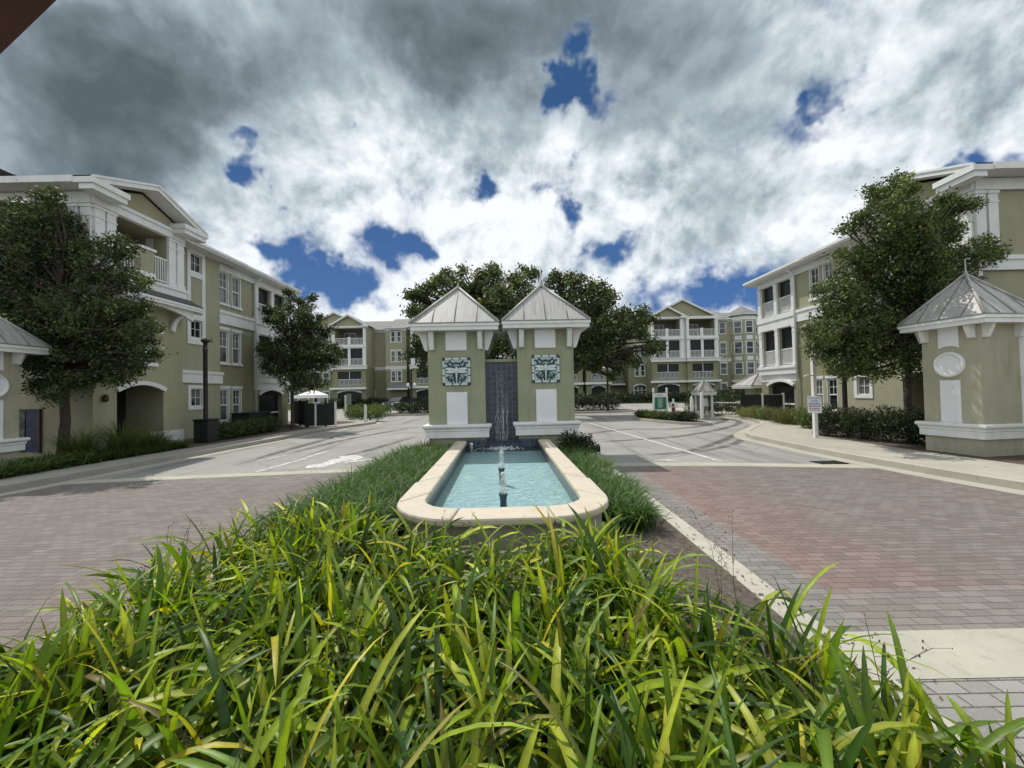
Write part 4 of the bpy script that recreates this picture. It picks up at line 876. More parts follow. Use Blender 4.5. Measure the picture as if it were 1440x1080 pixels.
    for z0, z1 in ((6.98, 8.62), (3.85, 5.52), (.80, 2.42)):
        mb = MB(fr); mb.box(8.102, 8.318, 1.2, 1.247, z0, z1 + .05); T.part('shutter', mb, 'tan_stucco')
    mb = MB(fr); mb.box(7.21, 10.2, 1.17, 1.247, 5.88, 6.42); mb.box(7.21, 10.2, 1.12, 1.247, 6.421, 6.58); T.part('belt_course', mb, 'white_trim')
    mb = MB(fr); mb.tube([fr.p(10.16, .75, 8.98), fr.p(10.16, 1.0, 8.8), fr.p(10.16, 1.12, 8.6), fr.p(10.16, 1.12, .2)], .05, 8); T.part('downpipe', mb, 'white_trim')
    # end porch
    for a, b in ((10.2, 10.5), (11.80, 12.08), (13.40, 13.7)):
        for z0, z1 in ((6.62, 8.62), (3.38, 5.74)): column(T, fr, a, b, 1.15, 1.247, z0, z1)
    mb = MB(fr); mb.box(10.2, 13.76, 1.14, 1.247, 5.76, 6.30); mb.box(10.2, 13.80, 1.09, 1.247, 6.301, 6.60); T.part('belt_course', mb, 'white_trim'); mb = MB(fr); mb.box(10.2, 13.78, 1.12, 1.247, 2.86, 3.22); mb.box(10.2, 13.82, 1.06, 1.247, 3.221, 3.36); T.part('belt_course', mb, 'white_trim')
    for a, b in ((10.52, 11.78), (12.1, 13.36)):
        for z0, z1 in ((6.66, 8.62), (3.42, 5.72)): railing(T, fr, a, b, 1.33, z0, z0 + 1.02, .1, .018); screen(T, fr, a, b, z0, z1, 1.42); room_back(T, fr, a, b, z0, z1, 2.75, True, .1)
    mb = MB(fr); mb.arch_band(10.62, 13.0, 2.1, .3, .15, 1.15, 1.247); T.part('arch_trim', mb, 'white_trim')
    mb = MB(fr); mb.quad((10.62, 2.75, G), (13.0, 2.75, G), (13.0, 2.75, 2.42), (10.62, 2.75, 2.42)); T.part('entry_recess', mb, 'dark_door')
    mb = MB(fr); mb.box(10.63, 12.99, 1.45, 1.50, .95, 1.05); T.part('screen_rail', mb, 'white_trim'); screen(T, fr, 10.62, 13.0, .14, 2.1, 1.52)
    # roofs
    mb = MB(fr); zf = lambda d: 9.22 + (d - .45) * .36
    mb.poly([(3.0, .45, 9.22), (8.4, .45, 9.22), (8.4, 6.5, zf(6.5)), (3.0, 6.5, zf(6.5))]); mb.poly([(8.4, .64, zf(.64)), (14.3, .64, zf(.64)), (8.9, 6.5, zf(6.5)), (8.4, 6.5, zf(6.5))])
    mb.poly([(14.3, .64, zf(.64)), (14.3, 12.9, 9.22), (8.9, 6.5, zf(6.5))]); mb.poly([(14.3, 12.9, 9.22), (-.6, 12.9, 9.22), (-.6, 6.5, zf(6.5)), (8.9, 6.5, zf(6.5))])
    for x0, x1, hh in ((-.6, 1.8, 1), (4.2, 1.8, 1)):
        mb.poly([(x0, -.62, 9.22), (x1, -.62, 10.12), (x1, 8.0, 10.12), (x0, 8.0, 9.22)])
    T.part('roof', mb, 'grey_shingle')
    mb = MB(fr)
    for x0, x1 in ((-.6, 1.8), (4.2, 1.8)):
        pts = [(x0, 9.215), (x1, 10.115), (x1, 9.90), (x0, 9.0)]; mb.extr(pts, -.62, -.57); mb.extr([(x0, 9.235), (x1, 10.135), (x1, 10.06), (x0, 9.16)], -.66, -.621)
        mb.poly([(x0, -.57, 8.99), (x1, -.57, 9.89), (x1, .0, 9.89), (x0, .0, 8.99)])
    for a, b in ((-.62, .64), (2.96, 4.22)): mb.box(a, b, -.66, -.003, 8.985, 9.17); mb.box(a + .05, b - .05, -.60, -.152, 8.80, 8.984)
    mb.box(-.66, -.56, -.003, 12.9, 8.99, 9.20); mb.box(-.56, -.003, .0, 12.9, 8.985, 9.02)
    mb.box(4.0, 8.4, .42, .48, 9.02, 9.20); mb.box(4.0, 8.43, .36, .419, 9.10, 9.22); mb.box(3.62, 8.4, .48, 1.04, 9.02, 9.04); mb.box(8.40, 8.46, .42, 1.2, 9.02, 9.24)
    mb.box(8.47, 14.3, .61, .67, 9.08, 9.27); mb.box(8.47, 14.34, .55, .609, 9.16, 9.29); mb.box(8.47, 14.24, .67, 1.24, 9.06, 9.08); mb.box(14.24, 14.3, .67, 12.9, 9.06, 9.25); mb.box(13.71, 14.24, .67, 12.9, 9.03, 9.058)
    T.part('eaves', mb, 'white_trim')
    mb = MB(fr); mb.box(3.61, 7.2, 1.0, 1.047, 8.72 + .25, 9.02); T.part('frieze', mb, 'white_trim'); mb = MB(fr); mb.box(7.2, 13.72, 1.16, 1.247, 8.66, 9.05); T.part('frieze', mb, 'white_trim')
    mb = MB(fr); mb.tube([fr.p(3.9, .40, 9.15), fr.p(3.75, .7, 9.0), fr.p(3.70, .93, 8.8), fr.p(3.70, .93, .2)], .045, 8); T.part('downpipe', mb, 'tan_stucco')
    if 'notice' in extras:
        mb = MB(fr); mb.box(-.05, -.003, 1.75, 2.15, .35, 1.70); mb.box(-.05, -.003, 2.2, 2.6, .35, 1.70, 1); nb = T.part('noticeboard', mb, ['noticeboard_blue', 'noticeboard_pattern']); mb = MB(fr); mb.box(-.08, -.003, 1.68, 1.748, .3, 1.76); mb.box(-.08, -.003, 2.602, 2.67, .3, 1.76); mb.box(-.08, -.003, 1.748, 2.602, 1.702, 1.76); T.part('board_frame', mb, 'brown_metal', nb)
    if 'plaque' in extras:
        mb = MB(fr); mb.extr([(4.02, 1.72), (4.48, 1.72), (4.48, 2.12), (4.42, 2.2), (4.30, 2.24), (4.25, 2.30), (4.20, 2.24), (4.08, 2.2), (4.02, 2.12)], .99, 1.047); pq = T.part('plaque', mb, 'white_panel', bevel=.01)
        mb = MB(fr); mb.box(4.10, 4.40, .975, .989, 1.80, 2.10); mb.box(4.13, 4.37, .965, .974, 1.83, 2.07); T.part('plaque_panel', mb, 'white_trim', pq)
    return T
near_building(Fr(-13.9, 13.2, (0, 1), (-1, 0)), 'shaded olive three storey block behind the dark street tree', ['notice'])
near_building(Fr(15.72, 13.36, (0, 1), (1, 0), -.12), 'sunlit olive three storey block with a white wall plaque, behind the long dark hedge', ['plaque'])

# ------------------------------------------------------------------ far buildings
FB = Fr(0, 0)
FL = [0.12, 3.3, 6.5, 9.7]; TOP = 12.85
def porch(T, s0, s1, d0, d1, gable=None, fr=FB):
    mb = MB(fr); W = s1 - s0; holes = []; m = .42
    mid = (s0 + s1) / 2
    holes.append((s0 + m, s1 - m, FL[3] + .15, FL[3] + 2.75, 2.2))
    holes += [(s0 + m + .1, mid - .2, FL[2] + .15, FL[2] + 2.75, 2.2), (mid + .2, s1 - m - .1, FL[2] + .15, FL[2] + 2.75, 2.2)]
    holes.append((s0 + m + .35, s1 - m - .35, FL[1] + .15, FL[1] + 2.35, 2.2)); holes.append((s0 + .75, s1 - .75, FL[0], FL[0] + 2.5, 2.2))
    mb.wall(s0, s1, FL[0], TOP, d0, holes, mfn=lambda s, z: 1 if z > FL[2] - .1 else 0)
    for x in (s0, s1): mb.wall(d0, d1, FL[0], FL[2] - .1, x, [], along='d', m=0); mb.wall(d0, d1, FL[2] - .1, TOP, x, [], along='d', m=2)
    mb.spandrel(s0 + .75, s1 - .75, FL[0] + 2.15, .35, FL[0] + 2.5, d0 + .001, 0)
    T.part('wall', mb, ['dark_olive_stucco', 'white_trim', 'tan_stucco'])
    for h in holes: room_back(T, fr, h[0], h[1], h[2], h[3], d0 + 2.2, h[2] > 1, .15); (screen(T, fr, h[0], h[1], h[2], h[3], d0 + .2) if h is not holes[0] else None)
    railing(T, fr, s0 + m, mid - .2, d0 + .08, FL[3] + .15, FL[3] + 1.2, .2, .03); railing(T, fr, mid + .2, s1 - m, d0 + .08, FL[3] + .15, FL[3] + 1.2, .2, .03)
    for h in holes[1:4]: railing(T, fr, h[0], h[1], d0 + .08, h[2], h[2] + 1.02, .2, .03)
    mb = MB(fr); mb.box(mid - .2, mid + .2, d0 - .02, d0 + .25, FL[3] + .15, FL[3] + 1.35); T.part('balcony_pedestal', mb, 'white_trim')
    mb = MB(fr); mb.box(mid - .04, mid + .04, d0 + .02, d0 + .1, FL[1] + 1.17, FL[1] + 2.35); T.part('mullion', mb, 'white_trim')
    for x0, x1 in ((s0 - .05, s0 + m - .05), (s1 - m + .05, s1 + .05)):
        for k in (2, 3):
            mb = MB(fr); mb.box(x0, x1, d0 - .12, d0 - .003, FL[k], FL[k] + 2.75); mb.box(x0 - .05, x1 + .05, d0 - .17, d0 - .003, FL[k] + 2.62, FL[k] + 2.8); T.part('column', mb, 'white_trim')
    mb = MB(fr)
    mb.box(s0 - .2, s1 + .2, d0 - .35, d0 - .003, FL[2] - .50, FL[2] - .05); mb.box(s0 - .3, s1 + .3, d0 - .5, d0 - .003, FL[2] - .049, FL[2] + .08); T.part('belt_course', mb, 'white_trim'); mb = MB(fr)
    mb.box(s0 - .1, s1 + .1, d0 - .2, d0 - .004, FL[3] - .32, FL[3] + .02); T.part('belt_course', mb, 'white_trim'); mb = MB(fr); mb.box(s0 - .3, s1 + .1, d0 - .6, d0 - .003, FL[1] - .45, FL[1] - .12); T.part('belt_course', mb, 'white_trim')
    mb = MB(fr); mb.arch_band(s0 + .75, s1 - .75, FL[0] + 2.15, .35, .22, d0 - .1, d0 - .002); T.part('arch_trim', mb, 'white_trim')
    mb = MB(fr); mb.box(s0 + .76, s1 - .76, d0 + .3, d0 + .36, .95, 1.08); T.part('screen_rail', mb, 'white_trim')
    if gable: gable_roof(T, s0 - .4, s1 + .4, d0 - .5, d1 + 4, TOP, gable, fr, d0)
def gable_roof(T, s0, s1, d0, d1, z, rise, fr=FB, face=None):
    m = (s0 + s1) / 2; face = face if face is not None else d0 + .4
    mb = MB(fr); mb.poly([(s0, d0, z), (m, d0, z + rise), (m, d1, z + rise), (s0, d1, z)]); mb.poly([(s1, d0, z), (m, d0, z + rise), (m, d1, z + rise), (s1, d1, z)]); T.part('roof', mb, 'grey_shingle')
    mb = MB(fr); mb.extr([(s0 + .3, z - .05), (s1 - .3, z - .05), (m, z + rise - .12)], face, face + .1); T.part('pediment', mb, 'gable_stucco')
    mb = MB(fr)
    for a in (s0, s1): mb.extr([(a, z + .02), (m, z + rise + .02), (m, z + rise - .28), (a, z - .28)], d0 - .05, d0 + .1)
    mb.box(s0 - .05, s0 + .9, d0 - .1, face - .004, z - .3, z - .02); mb.box(s1 - .9, s1 + .05, d0 - .1, face - .004, z - .3, z - .02); mb.box(s0 + .9, s1 - .9, face - .1, face - .004, z - .3, z - .05)
    T.part('eaves', mb, 'white_trim')
def wallbay(T, s0, s1, d, wins, d1=None, fr=FB, skip=(), arch0=None):
    mb = MB(fr); holes = []
    for k in range(4):
        if k in skip: continue
        for a, b in wins:
            if k == 0 and arch0: continue
            holes.append((a, b, FL[k] + .75, FL[k] + 2.45))
    mb.wall(s0, s1, FL[0], TOP, d, holes, mfn=lambda s, z: 1 if z > FL[2] - .2 else 0)
    for x in (s0, s1): mb.wall(d, d1 or d + 8, FL[0], FL[2] - .2, x, [], along='d', m=0); mb.wall(d, d1 or d + 8, FL[2] - .2, TOP, x, [], along='d', m=1)
    T.part('wall', mb, ['dark_olive_stucco', 'tan_stucco'])
    for h in holes: window(T, fr, h[0], h[1], h[2], h[3], d, 1, 1, True, .10, True, 'far_glass', header=True)
    mb = MB(fr); mb.box(s0 - .03, s1 + .03, d - .1, d - .003, FL[2] - .45, FL[2] - .12); mb.box(s0 - .08, s1 + .08, d - .18, d - .003, FL[2] - .119, FL[2]); T.part('belt_course', mb, 'white_trim')
    mb = MB(fr); mb.box(s0 - .05, s1 + .05, d - .55, d - .003, TOP - .25, TOP + .0); mb.box(s0 - .02, s1 + .02, d - .08, d - .004, TOP - .6, TOP - .251); T.part('eaves', mb, 'white_trim')
    mb = MB(fr); mb.poly([(s0 - .3, d - .6, TOP + .01), (s1 + .3, d - .6, TOP + .01), (s1 + .3, d + 7, TOP + 2.6), (s0 - .3, d + 7, TOP + 2.6)]); T.part('roof', mb, 'grey_shingle')
    if arch0:
        a, b = arch0; W = MB(fr)
        for k in range(4): x = a + (b - a) * k / 3; W.box(x - .05, x + .05, d - .06, d - .002, .7, 2.3)
        W.arch_band(a, b, 2.3, .35, .18, d - .08, d - .002); W.box(a, b, d - .06, d - .002, 1.75, 1.85); ww = T.part('window', W, 'white_trim')
        mb = MB(fr); pts = [(a, .7), (b, .7)] + [(b - (b - a) * k / 10, 2.3 + .35 * (1 - (2 * k / 10 - 1) ** 2)) for k in range(11)]; mb.extr(pts, d - .03, d - .003); T.part('pane', mb, 'far_glass', ww)
def canopy_roof(T, s0, s1, d, z):
    mb = MB(FB); mb.extr_s([(d - .003, z + .8), (d - 1.2, z), (d - 1.2, z - .12), (d - .003, z - .12)], s0, s1); T.part('canopy', mb, 'grey_shingle')
    mb = MB(FB); mb.box(s0 - .03, s1 + .03, d - 1.26, d - 1.201, z - .2, z + .02); T.part('fascia', mb, 'white_trim')
T = Thing('apartment_building', 'pale olive four storey block beyond the shaded block and the sunlit clipped hedge', 'building', (-24, 63, .12), 'four storey blocks across the lawn')
wallbay(T, -40, -28.2, 66.2, [(-38, -37), (-36.4, -35.4), (-33, -32), (-31.4, -30.4)]); gable_roof(T, -34.5, -24.0, 65.6, 72, TOP + .4, 2.6, FB, 66)
porch(T, -27.9, -22.7, 62, 66.2, 1.75)
wallbay(T, -28.2, -20.35, 66, [(-24.9, -24.3), (-23.95, -23.3)][:2], arch0=(-25.0, -22.6))
wallbay(T, -20.35, -17.0, 64.4, [(-19.45, -18.85), (-18.45, -17.85)], skip=(0,)); canopy_roof(T, -19.8, -16.6, 64.4, 2.9)
wallbay(T, -17.0, -15.9, 66, [(-16.8, -16.2)]); porch(T, -15.9, -10.6, 63.2, 66, 1.6); wallbay(T, -10.6, -3, 66, [(-9.4, -8.8), (-8.4, -7.8), (-5.4, -4.8)])
T = Thing('apartment_building', 'pale olive four storey block with a faceted window turret, behind the spreading oak', 'building', (26, 62, .12), 'four storey blocks across the lawn')
porch(T, 21.2, 25.95, 60, 64, 1.55); porch(T, 26.5, 31.2, 60, 64); gable_roof(T, 20.9, 31.7, 60.6, 70, TOP + .1, 2.75, FB, 61)
mb = MB(FB); mb.box(25.951, 26.499, 60.2, 62, FL[2] - .1, TOP); mb.box(25.951, 26.499, 60.2, 62, FL[0], FL[2] - .101, 1); T.part('wall', mb, ['white_trim', 'dark_olive_stucco'])
wallbay(T, 31.2, 35.2, 62.6, [(32.9, 33.8)]); wallbay(T, 35.2, 46, 64.6, [(38.2, 39), (40, 41)])
wallbay(T, 18.4, 21.2, 62.8, [(19.5, 20.1), (20.4, 20.95)], arch0=(19.2, 21.1)); wallbay(T, 15.1, 18.4, 65.2, [(16.2, 16.9), (17.2, 17.9)], skip=(0,)); canopy_roof(T, 14.6, 18.2, 65.2, 2.9)
porch(T, 11.5, 15.1, 61.3, 66); porch(T, 7.4, 11.0, 61.8, 66); wallbay(T, -1, 7.4, 65.5, [(0.5, 1.2), (1.6, 2.3), (4.4, 5.1), (5.5, 6.2)])
mb = MB(FB); tc_ = (36.6, 63.0); n = 8; rr = 2.15
pt = [(tc_[0] + rr * math.cos(2 * PI * (k + .5) / n), tc_[1] + rr * math.sin(2 * PI * (k + .5) / n)) for k in range(n)]
mb.prism(pt, FL[1] - .2, TOP + .3); tu = T.part('turret', mb, 'tan_stucco')
for z0, z1, o in ((FL[1] - .6, FL[1] - .201, .22), (TOP + .301, TOP + .55, .35), (TOP - .5, TOP + .0, .06)):
    mb = MB(FB); mb.prism([(tc_[0] + (rr + o) * math.cos(2 * PI * (k + .5) / n), tc_[1] + (rr + o) * math.sin(2 * PI * (k + .5) / n)) for k in range(n)], z0, z1); T.part('turret_band', mb, 'white_trim', tu)
mb = MB(FB); r2 = [(tc_[0] + (rr + .4) * math.cos(2 * PI * (k + .5) / n), tc_[1] + (rr + .4) * math.sin(2 * PI * (k + .5) / n), TOP + .56) for k in range(n)]; mb.add(r2 + [(tc_[0], tc_[1], TOP + 2.0)], [(k, (k + 1) % n, n) for k in range(n)]); T.part('turret_roof', mb, 'grey_shingle', tu)
for k in range(n):
    a = Vector(pt[k]); b = Vector(pt[(k + 1) % n]); 
    if (a + b).y / 2 > tc_[1] + .5: continue
    L = (b - a).length; es = (b - a) / L; ed = Vector((-es.y, es.x))
    if ed.dot(Vector(tc_) - (a + b) / 2) < 0: ed = -ed
    f2 = Fr(a.x, a.y, tuple(es), tuple(ed))
    for q_ in (1, 2, 3):
        z0 = FL[q_] + .55; z1 = FL[q_] + 2.55; mb = MB(f2)
        for x0, x1, y0, y1 in ((.2, .34, z0, z1), (L - .34, L - .2, z0, z1), (.34, L - .34, z1 - .12, z1), (.34, L - .34, z0, z0 + .12), (.34, L - .34, (z0 + z1) / 2 - .04, (z0 + z1) / 2 + .04)): mb.box(x0, x1, -.06, -.003, y0, y1)
        if q_ < 3: mb.box(.34, L - .34, -.05, -.003, z1 + .25, z1 + .85)
        W = T.part('window', mb, 'white_trim'); mb = MB(f2); mb.box(.34, L - .34, -.02, -.004, z0 + .12, z1 - .12); T.part('pane', mb, 'far_glass', W)

# ------------------------------------------------------------------ vegetation
def unit(n): 
    v = NP.normal(size=(n, 3)); return v / np.linalg.norm(v, axis=1, keepdims=True)
def leaf_quads(C, size, upb=.35, elong=1.9, sizevar=.35):
    """diamond leaves at centres C: vertices (4n,3), faces (n,4)"""
    n = len(C); N = unit(n); N[:, 2] += upb; N /= np.linalg.norm(N, axis=1, keepdims=True)
    A = np.cross(N, unit(n)); A /= np.linalg.norm(A, axis=1, keepdims=True); B = np.cross(N, A)
    L = size * (1 + sizevar * NP.normal(size=(n, 1))).clip(.4, 1.8); W = L / elong
    V = np.stack([C + A * L * .5, C + B * W * .5 + N * L * .06, C - A * L * .5, C - B * W * .5 + N * L * .06], 1).reshape(-1, 3)
    return V, np.arange(4 * n).reshape(n, 4)
def ell_points(c, r, n, lo=.35):
    u = unit(n); f = (lo + (1 - lo) * NP.random((n, 1)) ** .55); return np.array(c) + u * np.array(r) * f
def tones(base, n, var=.35, hue=.12):
    g = np.exp(NP.normal(size=(n, 1)) * var); t = np.array(base) * g; t[:, :1] *= 1 + hue * NP.normal(size=(n, 1)); return t.clip(.003, .9)
def foliage_mesh(name, clumps, leaf, base, loc, twigs=1.0, per=11, spread=.16, var=.3, matname='tree_leaf', upb=.35, lo=.35, elong=1.9):
    Vs, Ts = [], []
    for c, r, n in clumps:
        tw = ell_points(c, r, n, lo); cl = np.repeat(tw, per, 0) + NP.normal(size=(n * per, 3)) * spread * np.array([1, 1, .75]); 
        tt = np.repeat(tones(base, n, var), per, 0) * np.exp(NP.normal(size=(n * per, 1)) * .22); Vs.append(cl); Ts.append(tt)
    C = np.concatenate(Vs); Tn = np.concatenate(Ts); V, Fc = leaf_quads(C, leaf, upb, elong)
    return np_mesh(name, V, len(V), 4, np.repeat(Tn, 4, 0).clip(.003, .9), matname, loc, faces=Fc)
def tree(name, label, base, forkz, clumps, leaf, tone, r0, barkm='bark', group=None, spread=.16, per=11, lean=(0, 0), extra_trunks=(), var=.3, upb=.35, lo=.35):
    T = Thing(name, label, 'tree', base, group); b = Vector(base); mb = MB()
    fork = Vector((base[0] + lean[0], base[1] + lean[1], forkz))
    mid = b.lerp(fork, .5) + Vector((R_.gauss(0, .04), R_.gauss(0, .04), 0)) * r0 * 8
    mb.tube([b - Vector((0, 0, .1)), b + Vector((0, 0, .12)), b.lerp(fork, .25), mid, fork], [r0 * 1.7, r0 * 1.2, r0, r0 * .9, r0 * .8], 10)
    top = max(clumps, key=lambda q: q[0][2])[0]
    for c, r, n in clumps:
        c = Vector(c); k = max(0., min(.75, (c.z - forkz) / max(.1, top[2] - forkz) * .75)); st = fork.lerp(Vector((fork.x * .6 + top[0] * .4, fork.y * .6 + top[1] * .4, top[2])), k * .8)
        m1 = st.lerp(c, .5) + Vector((R_.gauss(0, .1), R_.gauss(0, .1), R_.uniform(-.05, .2))) * (c - st).length * .5
        rr = r0 * (.55 - .3 * k); mb.tube([st, m1, c], [rr, rr * .6, rr * .22], 6)
        for _ in range(3):
            e = c + Vector((R_.gauss(0, 1) * r[0], R_.gauss(0, 1) * r[1], R_.gauss(.2, 1) * r[2])) * .55; mb.tube([m1.lerp(c, R_.uniform(.3, 1)), e], [rr * .3, rr * .08], 4)
    T.part('trunk', mb, barkm); T.part('crown', foliage_mesh('crown', clumps, leaf, tone, base, spread=spread, per=per, var=var, upb=upb, lo=lo), None); return T
def px_clumps(lst, Y, dens, zr=1.0):
    """clumps given as picture position, radius and distance offset; each becomes a ball of twigs of real size at that place"""
    out = []
    for (u, v, r, dy) in lst:
        y = Y + dy; c = at(u, v, y); rad = r * y / F; out.append((tuple(c), (rad, rad * 1.05, rad * zr), max(6, int(dens * rad ** 2))))
    return out
DK = (.040, .066, .022)
# street tree by the shaded block
def crown_fill(spec, Y, dens, dymax, seed):
    rr = random.Random(seed); out = []
    for u, v, r in spec:
        dy = rr.uniform(-dymax, dymax); out.append((u, v, r * .86, dy))
        for _ in range(2 if r > 9 else 1):
            a = rr.uniform(0, 2 * PI); q = r * rr.uniform(.9, 1.2); out.append((u + q * math.cos(a), v - q * abs(math.sin(a)) * .8 + q * .15, r * rr.uniform(.2, .38), dy + rr.uniform(-.4, .4)))
    return out
L1 = [(68, 275, 12), (50, 300, 26), (80, 300, 20), (15, 315, 30), (105, 330, 30), (60, 345, 40), (0, 360, 45), (130, 365, 34), (165, 352, 22), (95, 390, 46), (40, 410, 50), (150, 405, 36), (185, 395, 20), (-25, 400, 45), (120, 440, 44), (170, 450, 36), (200, 440, 16), (60, 455, 48), (0, 445, 36), (90, 490, 42), (150, 490, 38), (185, 485, 28), (205, 500, 12), (120, 520, 26), (165, 525, 22), (65, 505, 24), (75, 425, 40), (195, 460, 18), (-45, 350, 40), (60, 515, 24), (88, 538, 18), (112, 535, 22), (48, 545, 10), (150, 528, 18), (72, 560, 9), (180, 515, 14)]
c_ = px_clumps(crown_fill(L1, 12.3, 0, .9, 3), 12.4, 150)
tree('street_tree', 'big dark street tree hiding the corner of the shaded block', (-13.75, 12.2, .13), 2.7, c_, .088, (.066, .088, .036), .13, spread=.115, per=30, lo=.3, var=.45)
L2 = [(1262, 256, 10), (1243, 268, 18), (1270, 272, 14), (1232, 292, 16), (1262, 300, 26), (1215, 315, 16), (1195, 322, 9), (1290, 310, 26), (1245, 335, 30), (1320, 300, 20), (1350, 292, 12), (1280, 345, 36), (1320, 340, 24), (1335, 325, 14), (1225, 365, 32), (1265, 385, 44), (1310, 375, 34), (1350, 368, 22), (1388, 364, 15), (1404, 357, 10), (1372, 346, 15), (1365, 292, 9), (1335, 285, 12), (1205, 395, 34), (1180, 420, 30), (1240, 425, 46), (1300, 415, 44), (1340, 395, 24), (1165, 455, 30), (1205, 455, 44), (1260, 465, 46), (1310, 460, 40), (1160, 490, 28), (1195, 495, 36), (1240, 505, 38), (1285, 500, 34), (1185, 518, 18), (1220, 522, 16), (1160, 470, 22), (1145, 478, 12), (1320, 430, 34)]
c_ = px_clumps(crown_fill(L2, 12.6, 0, .9, 5), 12.3, 150)
tree('street_tree', 'leafy green street tree behind the dark hedge, rising beside the medallion pier', (12.5, 12.5, .13), 2.8, c_, .088, (.086, .118, .042), .12, spread=.115, per=30, lo=.3, var=.45)
L3 = [(407, 412, 5), (413, 425, 10), (438, 420, 5), (434, 432, 8), (410, 437, 9), (425, 448, 16), (385, 437, 8), (395, 450, 12), (440, 450, 12), (380, 438, 6), (410, 468, 22), (440, 470, 18), (455, 462, 10), (385, 452, 10), (388, 490, 18), (420, 495, 30), (450, 492, 18), (395, 515, 24), (430, 520, 28), (460, 512, 14), (410, 538, 18), (440, 540, 14), (470, 508, 7), (476, 497, 5), (385, 520, 14), (375, 495, 10)]
c_ = px_clumps(crown_fill(L3, 23, 0, 1.0, 9), 23, 92)
tree('small_street_tree', 'small dark bushy tree at the far end of the shaded block', (-12.7, 23.0, .13), 2.3, c_, .125, (.062, .086, .034), .10, spread=.14, per=26, lo=.3, var=.45)
# spreading live oaks behind the towers
O1 = [(590, 424, 14), (598, 410, 10), (615, 402, 13), (634, 388, 11), (648, 384, 8), (632, 410, 20), (650, 418, 20), (664, 404, 10), (672, 392, 10), (688, 382, 10), (700, 390, 11), (686, 410, 22), (708, 418, 20), (728, 390, 9), (740, 384, 9), (752, 388, 7), (736, 408, 18), (600, 438, 18), (625, 440, 22), (655, 445, 26), (690, 445, 26), (725, 440, 24), (745, 430, 18), (680, 470, 26), (640, 465, 22), (700, 490, 16), (608, 458, 15), (725, 468, 22), (580, 416, 6), (584, 440, 9)]
c_ = px_clumps([(u, v, r, d) for u, v, r, d in crown_fill(O1, 30, 0, 2.4, 13)], 31, 40)
tree('live_oak', 'broad live oak rising right behind the two fountain towers', (-1.6, 32, .1), 3.4, c_, .23, (.115, .140, .066), .40, 'oak_bark', 'live oaks', spread=.25, per=22, var=.45)
O2 = [(772, 402, 9), (783, 394, 10), (798, 396, 11), (812, 392, 7), (792, 412, 18), (815, 410, 15), (833, 404, 9), (848, 410, 10), (858, 420, 10), (836, 424, 18), (856, 436, 15), (872, 440, 9), (880, 450, 9), (862, 456, 18), (840, 455, 24), (815, 440, 24), (790, 440, 22), (768, 424, 14), (870, 474, 13), (892, 446, 8), (904, 442, 7), (911, 450, 7), (900, 458, 10), (888, 468, 11), (906, 474, 9), (918, 484, 8), (928, 490, 6), (912, 494, 7), (815, 476, 22), (845, 488, 20), (872, 496, 13), (886, 506, 9), (820, 502, 13), (852, 510, 9), (870, 520, 6), (893, 512, 6), (838, 518, 6), (860, 530, 5), (808, 515, 8)]
c_ = px_clumps([(u, v, r, d) for u, v, r, d in crown_fill(O2, 29, 0, 2.2, 17)], 30, 40)
tree('live_oak', 'live oak with ragged drooping limbs in front of the turreted block', (4.2, 33, .1), 4.0, c_, .22, (.080, .104, .045), .38, 'oak_bark', 'live oaks', spread=.25, per=21, var=.45)
O3 = [(585, 478, 12), (592, 492, 13), (583, 500, 10), (600, 505, 12), (592, 520, 8), (600, 485, 12), (612, 495, 14), (610, 470, 12), (620, 515, 12)]
c_ = px_clumps(crown_fill(O3, 40, 0, 1.5, 19), 41, 14)
tree('round_tree', 'small round tree peeping out from behind the short-spiked tower', (-7.4, 42, .1), 3.0, c_, .32, (.045, .066, .025), .2, 'oak_bark', spread=.35, per=12)

# --- strap-leaved bed in the foreground
def blades(P, az, length, width, th0, th1, rows, tone0, tone1, fold=.22, twist=.5, pw=1.6):
    n = len(P); K = rows; f = np.linspace(0, 1, K); th = th0[:, None] + th1[:, None] * f[None, :] ** pw
    ds = (length / (K - 1))[:, None]; hx = np.cumsum(np.sin(th) * ds, 1) - np.sin(th[:, :1]) * ds; hz = np.cumsum(np.cos(th) * ds, 1) - np.cos(th[:, :1]) * ds
    ca, sa = np.cos(az)[:, None], np.sin(az)[:, None]
    C = np.stack([P[:, :1] + hx * ca, P[:, 1:2] + hx * sa, P[:, 2:3] + hz], 2)
    wp = np.minimum(1, .45 + f * 2.2) * np.sqrt(np.clip(1 - f ** 2.6, 0, 1)); wp[-1] = .03
    side = np.stack([-sa, ca, np.zeros_like(sa)], 2) * np.ones((1, K, 1)); nrm = np.stack([-np.cos(th) * ca, -np.cos(th) * sa, np.sin(th)], 2)
    tw = (NP.normal(size=(n, 1)) * twist * f[None, :])[:, :, None]; side = side * np.cos(tw) + nrm * np.sin(tw)
    wv = (width[:, None] * wp[None, :])[:, :, None] * .5
    V = np.stack([C - side * wv + nrm * wv * fold, C - nrm * wv * fold * .6, C + side * wv + nrm * wv * fold], 2)   # n,K,3,3
    base = (np.arange(n) * K * 3)[:, None, None]; r = (np.arange(K - 1) * 3)[None, :, None]; q_ = np.array([[0, 1, 4, 3], [1, 2, 5, 4]])
    Fc = (base[..., None] + r[..., None] + q_[None, None]).reshape(-1, 4)
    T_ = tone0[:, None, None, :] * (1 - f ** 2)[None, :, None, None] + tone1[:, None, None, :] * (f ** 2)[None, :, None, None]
    T_ = np.broadcast_to(T_, (n, K, 3, 3)) * np.array([.88, 1.22, .95])[None, None, :, None] * (1 + .12 * NP.normal(size=(n, K, 1, 1))); return V.reshape(-1, 3), Fc, T_.reshape(-1, 3)
